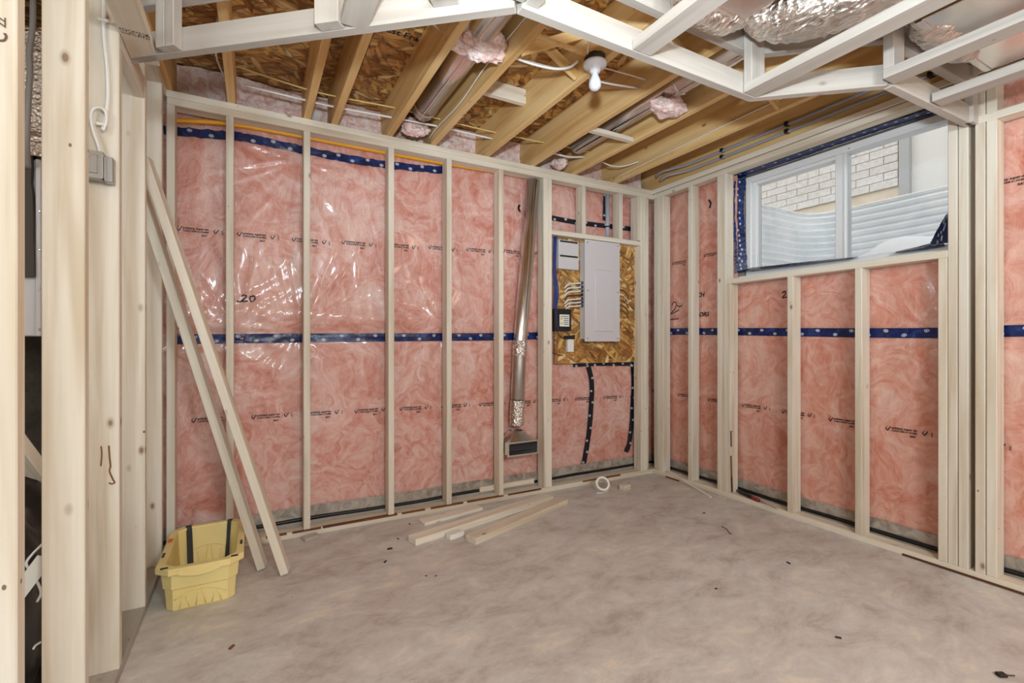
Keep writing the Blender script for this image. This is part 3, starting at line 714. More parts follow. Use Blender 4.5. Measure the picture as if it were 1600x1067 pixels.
cable('electric_cable', 'white cable passing behind the bulb into the next joist', [(1.50, 2.0, 2.57), (1.65, 1.98, 2.56), (1.85, 1.95, 2.57)], .008)
cable('electric_cable', 'thin white cable above the one passing behind the bulb', [(1.50, 1.94, 2.60), (1.68, 1.9, 2.585), (1.85, 1.88, 2.58)], .005)
cable('electric_cable', 'looping white wire rising from the bulb holder', [(1.372, 1.775, 2.53), (1.362, 1.74, 2.58), (1.40, 1.70, 2.64), (1.46, 1.70, 2.62)], .005)
cable('electric_cable', 'white cables above the plate left of the corner', [(1.90, 2.97, 2.60), (2.08, 2.95, 2.58), (2.24, 2.93, 2.60)], .010)
cable('electric_cable', 'yellow cable above the plate left of the corner', [(1.90, 2.88, 2.64), (2.08, 2.87, 2.61), (2.25, 2.86, 2.61)], .006, 'yellow_jacket')
cable('electric_cable', 'long white cable on the last joist before the window wall', [(2.672, 1.4, 2.58), (2.672, 2.0, 2.575), (2.672, 2.6, 2.565), (2.672, 3.1, 2.555)], .006)
cable('electric_cable', 'short white cable loop above the plate near the corner', [(2.42, 2.95, 2.60), (2.5, 2.9, 2.565), (2.6, 2.86, 2.575), (2.67, 2.8, 2.60)], .007)
for nm, lab, dz, dx in (('water_pipe', 'upper grey water pipe clipped along the rim above the window', .05, 0), ('water_pipe', 'lower grey water pipe clipped along the rim above the window', .0, .0)):
    t = thing(nm, lab, 'pipe', (3.14, 1.5, 2.575+dz))
    tube('pipe', [(3.14, -1.2, 2.585+dz), (3.14, 1.2, 2.585+dz), (3.14, 2.3, 2.58+dz), (3.12, 2.68, 2.575+dz), (3.05, 2.86+dz, 2.57+dz), (3.08, 2.97+dz, 2.565+dz)], .011, M['grey_pvc'], t, 8)
    for y in (1.13, 1.9, 2.4): box('pipe_clip', (3.125, y-.012, 2.572+dz), (3.16, y+.012, 2.60+dz), M['black_plastic'], t, .002)

# ------------------------------------------------------------------ gas pipe and conduit in the back wall
gp = [on_y(px, py, 3.193) for px, py in ((262, 187), (360, 194), (480, 215), (610, 240), (700, 256), (790, 271), (860, 284))]
t = thing('gas_pipe', 'yellow gas pipe along the top of the pink wall behind the studs', 'pipe', gp[0])
tube('pipe', [(p.x, 3.196, p.z) for p in gp], .0135, M['gas'], t, 10)
q = gp[4]; V, Fc = tube_geo([(q.x-.02, 3.196, q.z-.001), (q.x+.02, 3.196, q.z+.0)], .0165, 10, 0); obj('coupling', V, Fc, M['gas'], t, True)
q0, q1 = on_y(953, 303, 3.17), on_y(953, 383, 3.17)
t = thing('conduit_pipe', 'grey vertical conduit dropping into the electrical panel through the header', 'pipe', (q0.x, 3.17, 1.98))
tube('pipe', [(q0.x, 3.205, 1.95), (q0.x, 3.205, 2.5)], .021, M['grey_pvc'], t, 14, 0)
tube('clip', [(q0.x-.03, 3.205, 2.17), (q0.x, 3.18, 2.17), (q0.x+.03, 3.205, 2.17)], .006, M['black_plastic'], t, 6)

# ------------------------------------------------------------------ electrical panel bay
OY = 3.178
a, b = on_y(868, 366, OY), on_y(990, 568, OY)
ob = thing('panel_backboard', 'strand board backboard carrying the electrical panel', 'board', ((a.x+3.0)/2, OY+.01, 1.0))
zlo = on_y(930, 567, OY).z; zhi = 2.03
box('board', (on_y(867, 480, OY).x, OY, zlo), (3.012, OY+.012, zhi), M['osb_wall'], ob, .001)
CYP = OY-.085
TL, TR, BR, BL = on_y(914, 373, CYP), on_y(968.7, 381, CYP), on_y(968, 534, CYP), on_y(913, 533, CYP)
x0, x1, z0, z1 = TL.x, TR.x, (BL.z+BR.z)/2, (TL.z+TR.z)/2
pn = thing('electrical_panel', 'tall white electrical panel with closed door', 'electrical panel', ((x0+x1)/2, OY, z0))
box('panel_box', (x0-.0+.012, CYP+.006, z0+.02), (x1-.012, OY, z1-.02), M['white_metal'], pn, .002)
box('cover', (x0, CYP, z0), (x1, CYP+.006, z1), M['panel_white'], pn, .002)
dw = x1-x0; dh = z1-z0
door = box('door', (x0+.26*dw, CYP-.009, z0+.10*dh), (x0+.80*dw, CYP, z0+.71*dh), M['panel_white'], pn, .004)
box('latch', (x0+.285*dw, CYP-.015, z0+.385*dh), (x0+.40*dw, CYP-.009, z0+.43*dh), M['panel_white'], door, .001)
for fx in (.07, .93):
    for fz in (.03, .5, .97): link('cover_screw', bevbox('cover_screw', .009, .004, .009, .0015, M['nail']), pn, Matrix.Translation((x0+fx*dw, CYP-.002, z0+fz*dh)))
TL, BR = on_y(873, 373.5, OY-.05), on_y(904.5, 424, OY-.05)
sp = thing('breaker_subpanel', 'small white two-slot box left of the electrical panel', 'electrical box', ((TL.x+BR.x)/2, OY, BR.z))
box('box_body', (TL.x, OY-.05, BR.z+.01), (BR.x, OY, TL.z), M['panel_white'], sp, .003)
hh = TL.z-BR.z
for fz in (.95, .47): box('slot', (TL.x+.012, OY-.0515, BR.z+fz*hh-.008), (BR.x-.012, OY-.0495, BR.z+fz*hh+.006), M['slot_dark'], sp)
TL, BR = on_y(867, 482, OY-.04), on_y(893, 517, OY-.04)
bb = thing('network_terminal', 'black plastic box with a white warning label beside the panel', 'electrical box', ((TL.x+BR.x)/2, OY, BR.z))
box('housing', (TL.x, OY-.04, BR.z), (BR.x, OY, TL.z), M['black_plastic'], bb, .004)
lw, lh = BR.x-TL.x, TL.z-BR.z
lb = box('label_sticker', (TL.x+.28*lw, OY-.0412, BR.z+.2*lh), (TL.x+.86*lw, OY-.0398, BR.z+.74*lh), M['paper'], bb)
for k in range(5): box('label_print', (TL.x+(.52 if k < 4 else .34)*lw, OY-.0418, BR.z+(.28+.09*k)*lh), (TL.x+.82*lw, OY-.0411, BR.z+(.31+.09*k)*lh), M['ink'], lb)
M['warn'] = plain('yellow_warning_print', S(226, 190, 40), .5)
for fz in (.34, .56):
    V = [(TL.x+.31*lw, OY-.0419, BR.z+(fz-.05)*lh), (TL.x+.47*lw, OY-.0419, BR.z+(fz-.05)*lh), (TL.x+.39*lw, OY-.0419, BR.z+(fz+.09)*lh)]
    obj('label_print', V, [(0, 1, 2)], M['warn'], lb)
TL, BR = on_y(887, 530, OY-.03), on_y(896.5, 550, OY-.03)
ad = thing('power_adapter', 'small white power adapter hanging below the black box', 'adapter', (TL.x, OY, BR.z))
box('adapter_body', (TL.x, OY-.035, BR.z), (BR.x, OY-.002, TL.z), M['white_plastic'], ad, .004)
box('plug', (TL.x-.02, OY-.03, TL.z), (BR.x+.015, OY-.001, TL.z+.03), M['black_plastic'], ad, .003)
def bay_pts(*pp, y=OY-.02): return [on_y(px, py, y) for px, py in pp]
for k, (py, col) in enumerate(((443, 'white_plastic'), (449.5, 'white_plastic'), (455.5, 'white_plastic'), (461.5, 'brown_wire'), (467.5, 'white_plastic'), (473, 'white_plastic'), (478.5, 'white_plastic'))):
    cable('feed_cable', ('brown cable' if col == 'brown_wire' else 'white cable')+', number %s from the top, entering the left side of the electrical panel' % ('one two three four five six seven'.split()[k]),
          [on_y(908, py-1, OY-.045), on_y(900, py, OY-.03), on_y(888, py+1, OY-.016), on_y(882, py+7, OY-.004)], .0075 if col != 'brown_wire' else .0085, col)
    link('cable_clamp', bevbox('cable_clamp', .012, .03, .022, .003, M['black_plastic'] if k else M['blue_wire']), pn, Matrix.Translation(on_y(909, py-1, OY-.045)))
for k in range(5):
    py = 452+8*k; cable('feed_cable', '%s wire at the right edge of the electrical panel' % ('topmost looping', 'second looping', 'middle looping', 'fourth looping', 'lowest looping')[k], [on_y(966, py, OY-.05), on_y(974, py+2, OY-.03), on_y(980, py+8, OY-.012), on_y(982, py+14, OY-.006)], .005, 'white_plastic' if k == 1 else 'brown_wire')
for k in range(6):
    dx = .85*k; cable('data_cable', 'blue data cable, number %s from the left, dropping beside the panel stud' % ('one two three four five six'.split()[k]), bay_pts((865.5+dx, 366), (864.5+dx*.9, 420), (866+1.6*dx, 455), (865+dx, 490), (866+1.5*dx, 505+2*k), (873+1.6*dx, 514), y=OY-.008-.006*k), .0045, 'blue_wire')
cable('electric_cable', 'yellow wire looping below the electrical panel', bay_pts((941, 535), (948, 550), (962, 562), (976, 565), (989, 556), y=OY-.006), .0035, 'yellow_jacket')
cable('electric_cable', 'white and yellow wire from adapter up to the panel corner', bay_pts((889, 530), (891, 524), (901, 521), (906, 515), y=OY-.02), .0045, 'yellow_jacket')
cable('electric_cable', 'thin black wire trailing from the black box to the strand board edge', bay_pts((861, 535), (860, 548), (868, 553), (880, 556), y=OY-.004), .003, 'black_plastic')
cable('electric_cable', 'thin dark wires from the black box to the adapter', bay_pts((870, 517), (876, 526), (886, 530), y=OY-.02), .004, 'black_plastic')

# ------------------------------------------------------------------ vertical wall stack and register boot
ty = 3.145
A0, A1 = on_y(833, 283, ty), on_y(807, 664, ty)
A1 = Vector((A1.x, ty, A1.z)); Am = on_y(812, 543, ty)
t = thing('wall_duct', 'shiny vertical round duct in the pink wall ending in a floor register boot', 'duct', (A1.x, ty, A1.z-.2))
V, Fc = tube_geo([A0, Am, A1], .053, 24, 0); obj('pipe', V, Fc, M['galv'], t, True)
lumber('lock_seam', A0+Vector((-.012, -.0525, 0)), Am+Vector((-.012, -.0525, 0)), .007, .003, (1, 0, 0), M['galv'], t, .001)
for c0, c1 in (((808.6, 625), (807, 664)), ((812.8, 532), (811.4, 556))):
    a, b = on_y(*c0, ty), on_y(*c1, ty); Pp = [a+(b-a)*(k/10) for k in range(11)]
    V, Fc = tube_geo(Pp, [.0545+.0035*random.random() for _ in Pp], 24, 0, False)
    V = [v+Vector((random.uniform(-.002, .002), random.uniform(-.002, .002), 0)) for v in V]; obj('foil_tape', V, Fc, M['foil'], t, True)
# boot: round collar spreading to a rectangular mouth facing the room
zc = on_y(806, 672, ty).z; c = on_y(806, 672, ty); mouth_y = 3.03
mL, mR = on_y(795, 700, mouth_y).x, on_y(840, 700, mouth_y).x
mt, mb = on_y(795, 694, mouth_y).z, on_y(795, 712, mouth_y).z
N = 32; ring = [Vector((c.x+.053*math.cos(2*math.pi*k/N), ty+.053*math.sin(2*math.pi*k/N), zc)) for k in range(N)]
def rectring(xa, xb, ya, yb_, z):
    out = []
    for k in range(N):
        an = 2*math.pi*k/N; cx_, sy_ = math.cos(an), math.sin(an); m_ = max(abs(cx_), abs(sy_))
        out.append(Vector(((xa+xb)/2+(xb-xa)/2*cx_/m_, (ya+yb_)/2+(yb_-ya)/2*sy_/m_, z)))
    return out
r2 = rectring(mL, mR, mouth_y+.015, 3.185, mt)
V = ring+r2; Fc = [(k, (k+1) % N, N+(k+1) % N, N+k) for k in range(N)]
obj('boot_hood', V, Fc, M['galv'], t, True)
V, Fc = boxes([((mL, mouth_y, mt-.002), (mR, 3.186, mt+.003)), ((mL, mouth_y, mb-.003), (mR, 3.186, mb)), ((mL, mouth_y, mb), (mL+.003, 3.186, mt)), ((mR-.003, mouth_y, mb), (mR, 3.186, mt)), ((mL, 3.183, mb), (mR, 3.186, mt)), ((mL-.012, mouth_y-.002, mb-.012), (mR+.012, mouth_y, mb)), ((mL-.012, mouth_y-.002, mt), (mR+.012, mouth_y, mt+.010)), ((mL-.012, mouth_y-.002, mb), (mL, mouth_y, mt)), ((mR, mouth_y-.002, mb), (mR+.012, mouth_y, mt))])
bt = obj('boot_mouth', V, Fc, M['galv'], t)
box('boot_throat', (mL+.004, 3.12, mb+.002), (mR-.004, 3.13, mt-.003), M['slot_dark'], bt)
s0 = on_y(804, 687, 3.08); link('sticker', bevbox('sticker', .022, .002, .024, .0005, M['paper']), t, Matrix.Translation((s0.x, 3.078, s0.z)) @ Matrix.Rotation(-.5, 4, 'X'))

# ------------------------------------------------------------------ window
win = tag(link('window_1', None, None, Matrix.Translation((3.36, (WY0+WY1)/2, WZ0))), kind='structure')
fx0, fx1 = 3.300, 3.40
wz0, wz1 = 1.662, 2.425; wy0, wy1 = 1.01, 2.315
for lo, hi in (((fx0, wy0, wz0), (fx1, wy1, wz0+.04)), ((fx0, wy0, wz1-.045), (fx1, wy1, wz1)), ((fx0, wy1-.045, wz0+.04), (fx1, wy1, wz1-.045)), ((fx0, wy0, wz0+.04), (fx1, wy0+.04, wz1-.045))):
    box('window_frame', lo, hi, M['vinyl'], win, .004)
box('inner_sill', (3.216, wy0+.03, 1.642), (fx0, wy1-.005, 1.664), M['white_scrap'], win, .002)
gz0, gz1 = wz0+.04, wz1-.045
my0, my1 = 1.631, 1.687
box('mullion', (fx0+.012, my0, gz0), (fx1, my1, gz1), M['vinyl'], win, .003)
box('mullion', (fx0+.004, my0-.012, gz0), (fx0+.03, my0+.004, gz1), M['vinyl'], win, .003)
s1 = wy1-.045
for lo, hi in (((fx0+.02, s1-.03, gz0), (fx1-.02, s1, gz1)), ((fx0+.02, my1, gz0), (fx1-.02, s1-.03, gz0+.022)), ((fx0+.02, my1, gz1-.022), (fx1-.02, s1-.03, gz1))): box('sash', lo, hi, M['vinyl'], win, .003)
for ya, yb2 in ((my1, s1-.03), (wy0+.04, my0)):
    box('pane', (fx0+.05, ya, gz0), (fx0+.054, yb2, gz1), M['glass'], win)
for px, py in ((1330, 232),): link('frame_screw', bevbox('frame_screw', .004, .006, .006, .001, M['nail']), win, Matrix.Translation((fx0-.001, 1.60, wz1-.03)))
# blue tape sealing the opening
def skew(name, quads, mat, parent, th=.002, jag=.010, seed=0, n=24):
    """a crumpled tape between two edge lines (lists of 3D points)"""
    r = random.Random(seed); A = catmull(quads[0], n); B = catmull(quads[1], n) ; V = []; Fc = []; m = min(len(A), len(B)); K = 5
    for i in range(m):
        ja, jb = jag*(r.random()-.5), jag*(r.random()-.5)
        for k in range(K):
            f = k/(K-1); p = A[i].lerp(B[i], f); d = (B[i]-A[i]).normalized(); p = p+d*(ja if k == 0 else jb if k == K-1 else 0)
            p = p+Vector((-.006*r.random(), 0, 0)); V.append(p)
    for i in range(m-1):
        for k in range(K-1): Fc.append((i*K+k, i*K+k+1, (i+1)*K+k+1, (i+1)*K+k))
    o = obj(name, V, Fc, mat, parent, True)
    V = []; Fc = []
    for i in range(2, m-2, 4):
        c = A[i].lerp(B[i], r.uniform(.3, .7))+Vector((-.010, 0, 0)); t = (A[min(i+1, m-1)]-A[i-1]).normalized(); d = (B[i]-A[i]); d = (d-t*d.dot(t)).normalized()
        for r0, r1 in ((.72, 1.), (0, .45)):
            n0 = len(V)
            for a_ in range(12):
                an = 2*math.pi*a_/12
                for rr in (r0, r1): V.append(c+t*math.cos(an)*.009*rr+d*math.sin(an)*.007*rr)
            for a_ in range(12): b_ = (a_+1) % 12; Fc.append((n0+2*a_, n0+2*b_, n0+2*b_+1, n0+2*a_+1))
    obj('tape_print', V, Fc, M['tape_print'], o); return o
X1, X2 = 3.228, 3.297
skew('window_tape', ([on_x(1147, 284, X1), on_x(1146, 340, X1), on_x(1148, 390, X1), on_x(1149, 427, X1)], [on_x(1166, 276, X2), on_x(1163, 335, X2), on_x(1166, 385, X2), on_x(1168, 419, X2)]), M['tape'], wall_right, seed=3)
skew('window_tape', ([on_x(1147, 274, X1), on_x(1260, 235, X1), on_x(1360, 201, X1), on_x(1460, 168, X1)], [on_x(1155, 279, X2), on_x(1260, 243, X2), on_x(1360, 209, X2), on_x(1462, 177, X2)]), M['tape'], wall_right, seed=5, jag=.012)
skew('window_tape', ([on_x(1152, 424, X1), on_x(1220, 417, X1), on_x(1290, 408, X1), on_x(1340, 402, X1)], [on_x(1170, 419, X2), on_x(1222, 413, X2), on_x(1290, 406, X2), on_x(1340, 401, X2)]), M['tape'], wall_right, seed=7, jag=.014)
skew('window_tape', ([on_x(1484, 330, X1-.03), on_x(1484, 355, X1-.03), on_x(1482, 380, X1-.03)], [on_x(1478, 336, X2), on_x(1464, 360, X2), on_x(1454, 380, X2)]), M['tape'], wall_right, seed=9, jag=.010)
skew('window_tape', ([on_x(1400, 394, X1), on_x(1440, 389, X1), on_x(1478, 383, X1)], [on_x(1400, 393, X2), on_x(1440, 384, X2), on_x(1470, 376, X2)]), M['tape'], wall_right, seed=10, jag=.010)

# ------------------------------------------------------------------ outside: window well, snow, neighbour's wall
path = [Vector((3.52, 2.44)), Vector((4.22, 2.44))]
for k in range(1, 9): an = math.pi/2*(k/8); path.append(Vector((4.22+.2*math.sin(an), 2.44-.2+.2*math.cos(an))))
path += [Vector((4.42, .95))]
for k in range(1, 9): an = math.pi/2*(k/8); path.append(Vector((4.22+.2*math.cos(an), .95-.2*math.sin(an))))
path += [Vector((3.52, .75))]
PP = []
for a, b in zip(path[:-1], path[1:]):
    nseg = max(1, int((b-a).length/.06)); PP += [a+(b-a)*k/nseg for k in range(nseg)]
PP.append(path[-1]); V = []; Fc = []; rows = int((2.30-1.45)/.056*10)+1
for i, p in enumerate(PP):
    t = (PP[min(i+1, len(PP)-1)]-PP[max(i-1, 0)]).normalized(); n_ = Vector((-t.y, t.x))
    for j in range(rows):
        z = 1.45+j*.0056; d = .014*math.sin(2*math.pi*(2.30-z)/.056)
        zz = z + .012*(float(vnoise(p.x*5, p.y*5, 61))-.5)*((z-1.45)/.85)
        V.append((p.x+n_.x*d, p.y+n_.y*d, zz))
for i in range(len(PP)-1):
    for j in range(rows-1): Fc.append((i*rows+j, (i+1)*rows+j, (i+1)*rows+j+1, i*rows+j+1))
well = thing('window_well', 'corrugated galvanized window well outside the basement window', 'window well', (4.0, 1.6, 1.45))
obj('corrugated_sheet', V, Fc, M['galv_well'], well, True)
tube('rolled_rim', [(p.x, p.y, 2.303) for p in PP], .008, M['galv_well'], well, 6, 0)
tag(box('window_well_bed', (3.52, .75, 1.3), (4.42, 2.44, 1.62), M['gravel']), kind='structure')
us = np.linspace(.80, 2.40, 50); vs_ = np.linspace(3.53, 4.40, 30)
Ug, Vg = np.meshgrid(us, vs_); fx_ = np.clip((Vg-3.65)/.6, 0, 1); fx_ = fx_*fx_*(3-2*fx_)
Zs = 1.64+.04*vnoise(Ug*3, Vg*3, 63)+fx_*(.15+.12*np.clip((1.98-Ug)/.2, 0, 1)+.08*(vnoise(Ug*6, Vg*2, 65)-.5))+.02*vnoise(Ug*14, Vg*14, 64)
Vv = np.stack([Vg, Ug, Zs], -1).reshape(-1, 3); n_ = 50
tag(obj('snow', [tuple(v) for v in Vv], [(j*n_+i, j*n_+i+1, (j+1)*n_+i+1, (j+1)*n_+i) for j in range(29) for i in range(49)], M['snow'], None, True), 'thin white snow lying on the bed of the window well', 'snow', kind='stuff')
V, Fc = boxes([((4.44, -6, 2.1), (12, 10, 2.27)), ((3.52, 2.46, 2.1), (4.44, 10, 2.27)), ((3.52, -6, 2.1), (4.44, .73, 2.27))])
tag(obj('ground', V, Fc, M['gravel']), kind='structure')
NX = 5.8; zbk = 2.775
nh = thing('neighbour_house', 'white brick house wall with a white door beyond the window well', 'house', (NX+.2, 2.5, 2.27))
box('foundation', (NX+.03, 2.35, 2.27), (NX+.4, 6.5, zbk), M['parging'], nh)
box('wall_core', (NX+.014, 2.36, zbk), (NX+.4, 6.5, 5.4), M['mortar'], nh)
bme = bevbox('brick', .09, .2515, .0795, .002, M['brick'])
for r_ in range(20):
    for k in range(13):
        y = 2.36+.1235+.2575*k+(.129 if r_ % 2 else 0)
        if y > 5.6 or (r_ > 13 and k > 9): continue
        link('brick', bme, nh, Matrix.Translation((NX+.045, y+.0, zbk+.0425+.085*r_)))
for r_ in range(1, 20, 2): link('half_brick', bevbox('half_brick', .09, .119, .075, .003, M['brick']), nh, Matrix.Translation((NX+.045, 2.36+.0595, zbk+.0425+.085*r_)))
box('door_jamb', (NX+.0, 2.262, 2.27), (NX+.2, 2.352, 5.4), M['trim_grey'], nh, .004)
dr = box('door', (NX+.06, -1.6, 2.27), (NX+.12, 2.262, 5.4), M['door_white'], nh)
for k in range(3):
    ya = 1.98-k*1.1; yb2 = ya-.9
    for j in range(3):
        z0_ = 2.66+j*.9; z1_ = z0_+.78
        V, Fc = boxes([((NX+.048, yb2, z0_), (NX+.062, ya, z0_+.02)), ((NX+.048, yb2, z1_-.02), (NX+.062, ya, z1_)), ((NX+.048, ya-.02, z0_), (NX+.062, ya, z1_)), ((NX+.048, yb2, z0_), (NX+.062, yb2+.02, z1_))])
        obj('panel_moulding', V, Fc, M['door_white'], dr)

# ------------------------------------------------------------------ stud-mounted box and cable on the left partition
b0 = on_y(151, 260, 2.06)
eb = thing('device_box', 'steel electrical box nailed to a stud of the left partition', 'electrical box', (b0.x, 2.06, b0.z-.045))
bx, bz = b0.x, b0.z
V, Fc = boxes([((bx-.045, 2.035, bz-.045), (bx+.02, 2.038, bz+.045)), ((bx-.045, 2.038, bz-.045), (bx-.042, 2.088, bz+.045)), ((bx+.017, 2.038, bz-.045), (bx+.02, 2.088, bz+.045)), ((bx-.045, 2.038, bz-.045), (bx+.02, 2.088, bz-.042)), ((bx-.045, 2.038, bz+.042), (bx+.02, 2.088, bz+.045))])
obj('box_body', V, Fc, M['box_steel'], eb)
box('side_bracket', (bx+.02, 2.05, bz-.05), (bx+.045, 2.086, bz+.035), M['box_steel'], eb, .002)
box('cable_clamp', (bx-.034, 2.031, bz-.03), (bx+.008, 2.035, bz+.03), M['box_steel'], eb, .001)
for dz in (-.02, .02): link('screw', bevbox('screw', .012, .004, .012, .003, M['chrome_screw']), eb, Matrix.Translation((bx-.018, 2.029, bz+dz)))
cb = thing('electric_cable', 'white cable stapled down the partition stud, looping into the steel box', 'cable', (bx, 2.07, bz))
pts = [on_y(px, py, 2.08) for px, py in ((161, -40), (162, 20), (163, 60), (168, 110), (169, 150), (166, 180), (161, 203))]
tube('cable_run', pts, .0065, M['white_plastic'], cb, 8, 8, True, .6)
pts = [on_y(px, py, 2.07) for px, py in ((161, 204), (166, 190), (165, 175), (156, 168), (146, 170), (142, 182), (146, 205), (153, 225), (156, 238))]
tube('cable_loop', pts, .005, M['white_plastic'], cb, 8, 8)
for px, py in ((161, 31), (159, 194)):
    q = on_y(px, py, 2.072); link('cable_staple', bevbox('cable_staple', .03, .008, .010, .002, M['white_plastic']), cb, Matrix.Translation(q))

# ------------------------------------------------------------------ left room seen through the studs
fu = thing('furnace_cabinet', 'light grey metal furnace cabinet behind the left partition', 'furnace', (-1.15, 3.0, .9))
fy = 2.75
pA, pB = on_y(30, 250, fy), on_y(75, 525, fy)
zt_, zb2 = on_y(60, 250, fy).z, on_y(60, 525, fy).z
xa_, xm_, xb_ = on_y(-120, 400, fy).x, on_y(57, 400, fy).x, on_y(66, 400, fy).x
box('cabinet_panel', (xa_, fy, zb2), (xm_, fy+.4, zt_), M['white_metal'], fu, .004)
fl_ = box('cabinet_flange', (xm_, fy-.015, zb2), (xb_, fy+.4, zt_), M['white_metal'], fu, .003)
for py in (330, 390, 452, 515): link('screw', bevbox('screw', .009, .004, .009, .002, M['chrome_screw']), fl_, Matrix.Translation(on_y(62, py, fy-.017)))
pv, qv = on_y(-100, 250, fy), on_y(75, -60, fy)
fp = thing('foil_plenum', 'crinkled foil wrapped plenum above the grey furnace cabinet', 'duct insulation', ((pv.x+qv.x)/2, fy+.1, zt_))
us = np.linspace(pv.x, qv.x+.12, 40); zs = np.linspace(zt_+.002, 2.5, 60)
grid('foil_face', us, zs, lambda U, Z: np.stack([U, fy-.02-.03*vnoise(U*14, Z*9, 101)-.015*vnoise(U*40, Z*30, 102), Z], -1), M['foil'], fp)
box('plenum_body', (pv.x, fy+.02, zt_+.002), (qv.x+.12, fy+.4, 2.5), M['galv'], fp)
Pp = [on_y(52, -50, 2.6), on_y(51, 40, 2.6), on_y(46, 80, 2.6), on_y(47, 110, 2.6), on_y(44, 160, 2.6), on_y(42, 215, 2.62), on_y(44, 262, 2.72)]
tag(tube('grey_hose', Pp, .010, M['hose'], None, 10), 'grey hose hanging in front of the foil plenum', 'hose')
ya = fy-.032; P4 = [(20, 205), (44, 215), (47, 240), (49, 260), (47.5, 285), (50, 300), (52, 350), (51.5, 365), (53.5, 432), (20, 432)]
V0 = [on_y(a, b, ya) for a, b in P4]; V = V0+[v+Vector((0, .031, 0)) for v in V0]; n_ = len(V0)
Fc = [tuple(range(n_)), tuple(range(2*n_-1, n_-1, -1))]+[(k, k+n_, (k+1) % n_+n_, (k+1) % n_) for k in range(n_)]
tag(obj('insulation_blanket', V, Fc, M['fabric_dark'], fu), 'dark charcoal blanket stuck to the cabinet')
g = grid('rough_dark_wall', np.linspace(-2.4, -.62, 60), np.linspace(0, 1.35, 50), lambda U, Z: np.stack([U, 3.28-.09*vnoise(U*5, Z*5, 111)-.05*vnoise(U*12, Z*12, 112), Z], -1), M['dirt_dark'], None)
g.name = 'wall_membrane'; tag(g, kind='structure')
p0, p1 = on_y(20, 694, 2.55), on_y(85, 782, 2.45)
tag(lumber('loose_board', p0, p1, .14, .038, (0, -.3, 1), SP, None), 'yellowish board leaning diagonally beyond the left partition', 'board')
bm = bmesh.new(); bmesh.ops.create_icosphere(bm, subdivisions=4, radius=1)
for v in bm.verts:
    q = v.co.copy(); k = 1+.35*(float(vnoise(q.x*3+9, q.y*3+q.z*2, 121))-.5)+.2*(float(vnoise(q.x*8, q.y*8+q.z*7, 122))-.5); v.co = Vector((q.x*.26*k, q.y*.24*k, max(-.36, q.z*.40*k)))
bag = tag(link('garbage_bag', bmmesh('garbage_bag', bm, M['bag'], True), None, Matrix.Translation((-.80, 2.10, .362))), 'black plastic bag on the floor beyond the left partition', 'bag')
q0, q1 = on_y(30, 925, 1.80), on_y(72, 870, 1.80); q0 = q1+(q0-q1)*((q1.z-.02)/(q1.z-q0.z))
tag(lumber('white_strip', q0, q1, .04, .006, (0, -.2, 1), M['white_scrap'], None, .001), 'diagonal white strip in front of the black bag', 'strip')
for k, pp in enumerate((((66, 850), (50, 866), (41, 880), (48, 893), (56, 905), (64, 925), (58, 940)), ((64, 1003), (56, 1008), (52, 1014)))):
    tag(tube('tie_string', [on_y(a, b, 1.9) for a, b in pp], .0035, M['paper'], bag, 5, 6), 'pale twisted string')
for k in range(5):
    q0 = on_y(30+3*k, 768+8*k, 2.40+.02*k); q1 = on_y(70+2*k, 752+10*k, 2.40+.02*k)
    tag(lumber('wood_splinter', q0, q1, .02, .004, (0, -.2, 1), M['white_scrap'] if k % 2 else M['spruce_fresh'], None, .0005), 'pale thin splinter, %s of the five under the diagonal board' % ('topmost', 'second from the top', 'middle one', 'fourth from the top', 'lowest')[k], 'splinter')

# ------------------------------------------------------------------ yellow tote
tx0, tx1, ty0, ty1, th = -.372, -.042, 2.455, 3.005, .205
tc = Vector(((tx0+tx1)/2, (ty0+ty1)/2, 0)); hx, hy = (tx1-tx0)/2, (ty1-ty0)/2
tote = thing('storage_tote', 'open yellow plastic tote with black straps beside the leaning boards', 'tote', tc)
def oct_loop(ax, ay, ch, z):
    return [tc+Vector(p+(z,)) for p in ((-ax+ch, -ay), (ax-ch, -ay), (ax, -ay+ch), (ax, ay-ch), (ax-ch, ay), (-ax+ch, ay), (-ax, ay-ch), (-ax, -ay+ch))]
Ls = [oct_loop(hx-.044, hy-.055, .022, 0), oct_loop(hx-.037, hy-.048, .026, .008), oct_loop(hx-.031, hy-.038, .032, .098), oct_loop(hx-.025, hy-.031, .034, .104), oct_loop(hx-.018, hy-.022, .042, .176),
      oct_loop(hx-.002, hy-.002, .05, .176), oct_loop(hx, hy, .052, .180), oct_loop(hx, hy, .052, th-.003), oct_loop(hx-.003, hy-.003, .05, th), oct_loop(hx-.03, hy-.03, .042, th), oct_loop(hx-.033, hy-.033, .04, th-.006), oct_loop(hx-.037, hy-.044, .032, .10), oct_loop(hx-.044, hy-.055, .024, .008)]
V = [v for l_ in Ls for v in l_]; Fc = []
for i in range(len(Ls)-1):
    for k in range(8): Fc.append((i*8+k, i*8+(k+1) % 8, (i+1)*8+(k+1) % 8, (i+1)*8+k))
Fc += [tuple(range(8))[::-1], tuple(range((len(Ls)-1)*8, len(Ls)*8))]
obj('tub', V, Fc, M['tote'], tote)
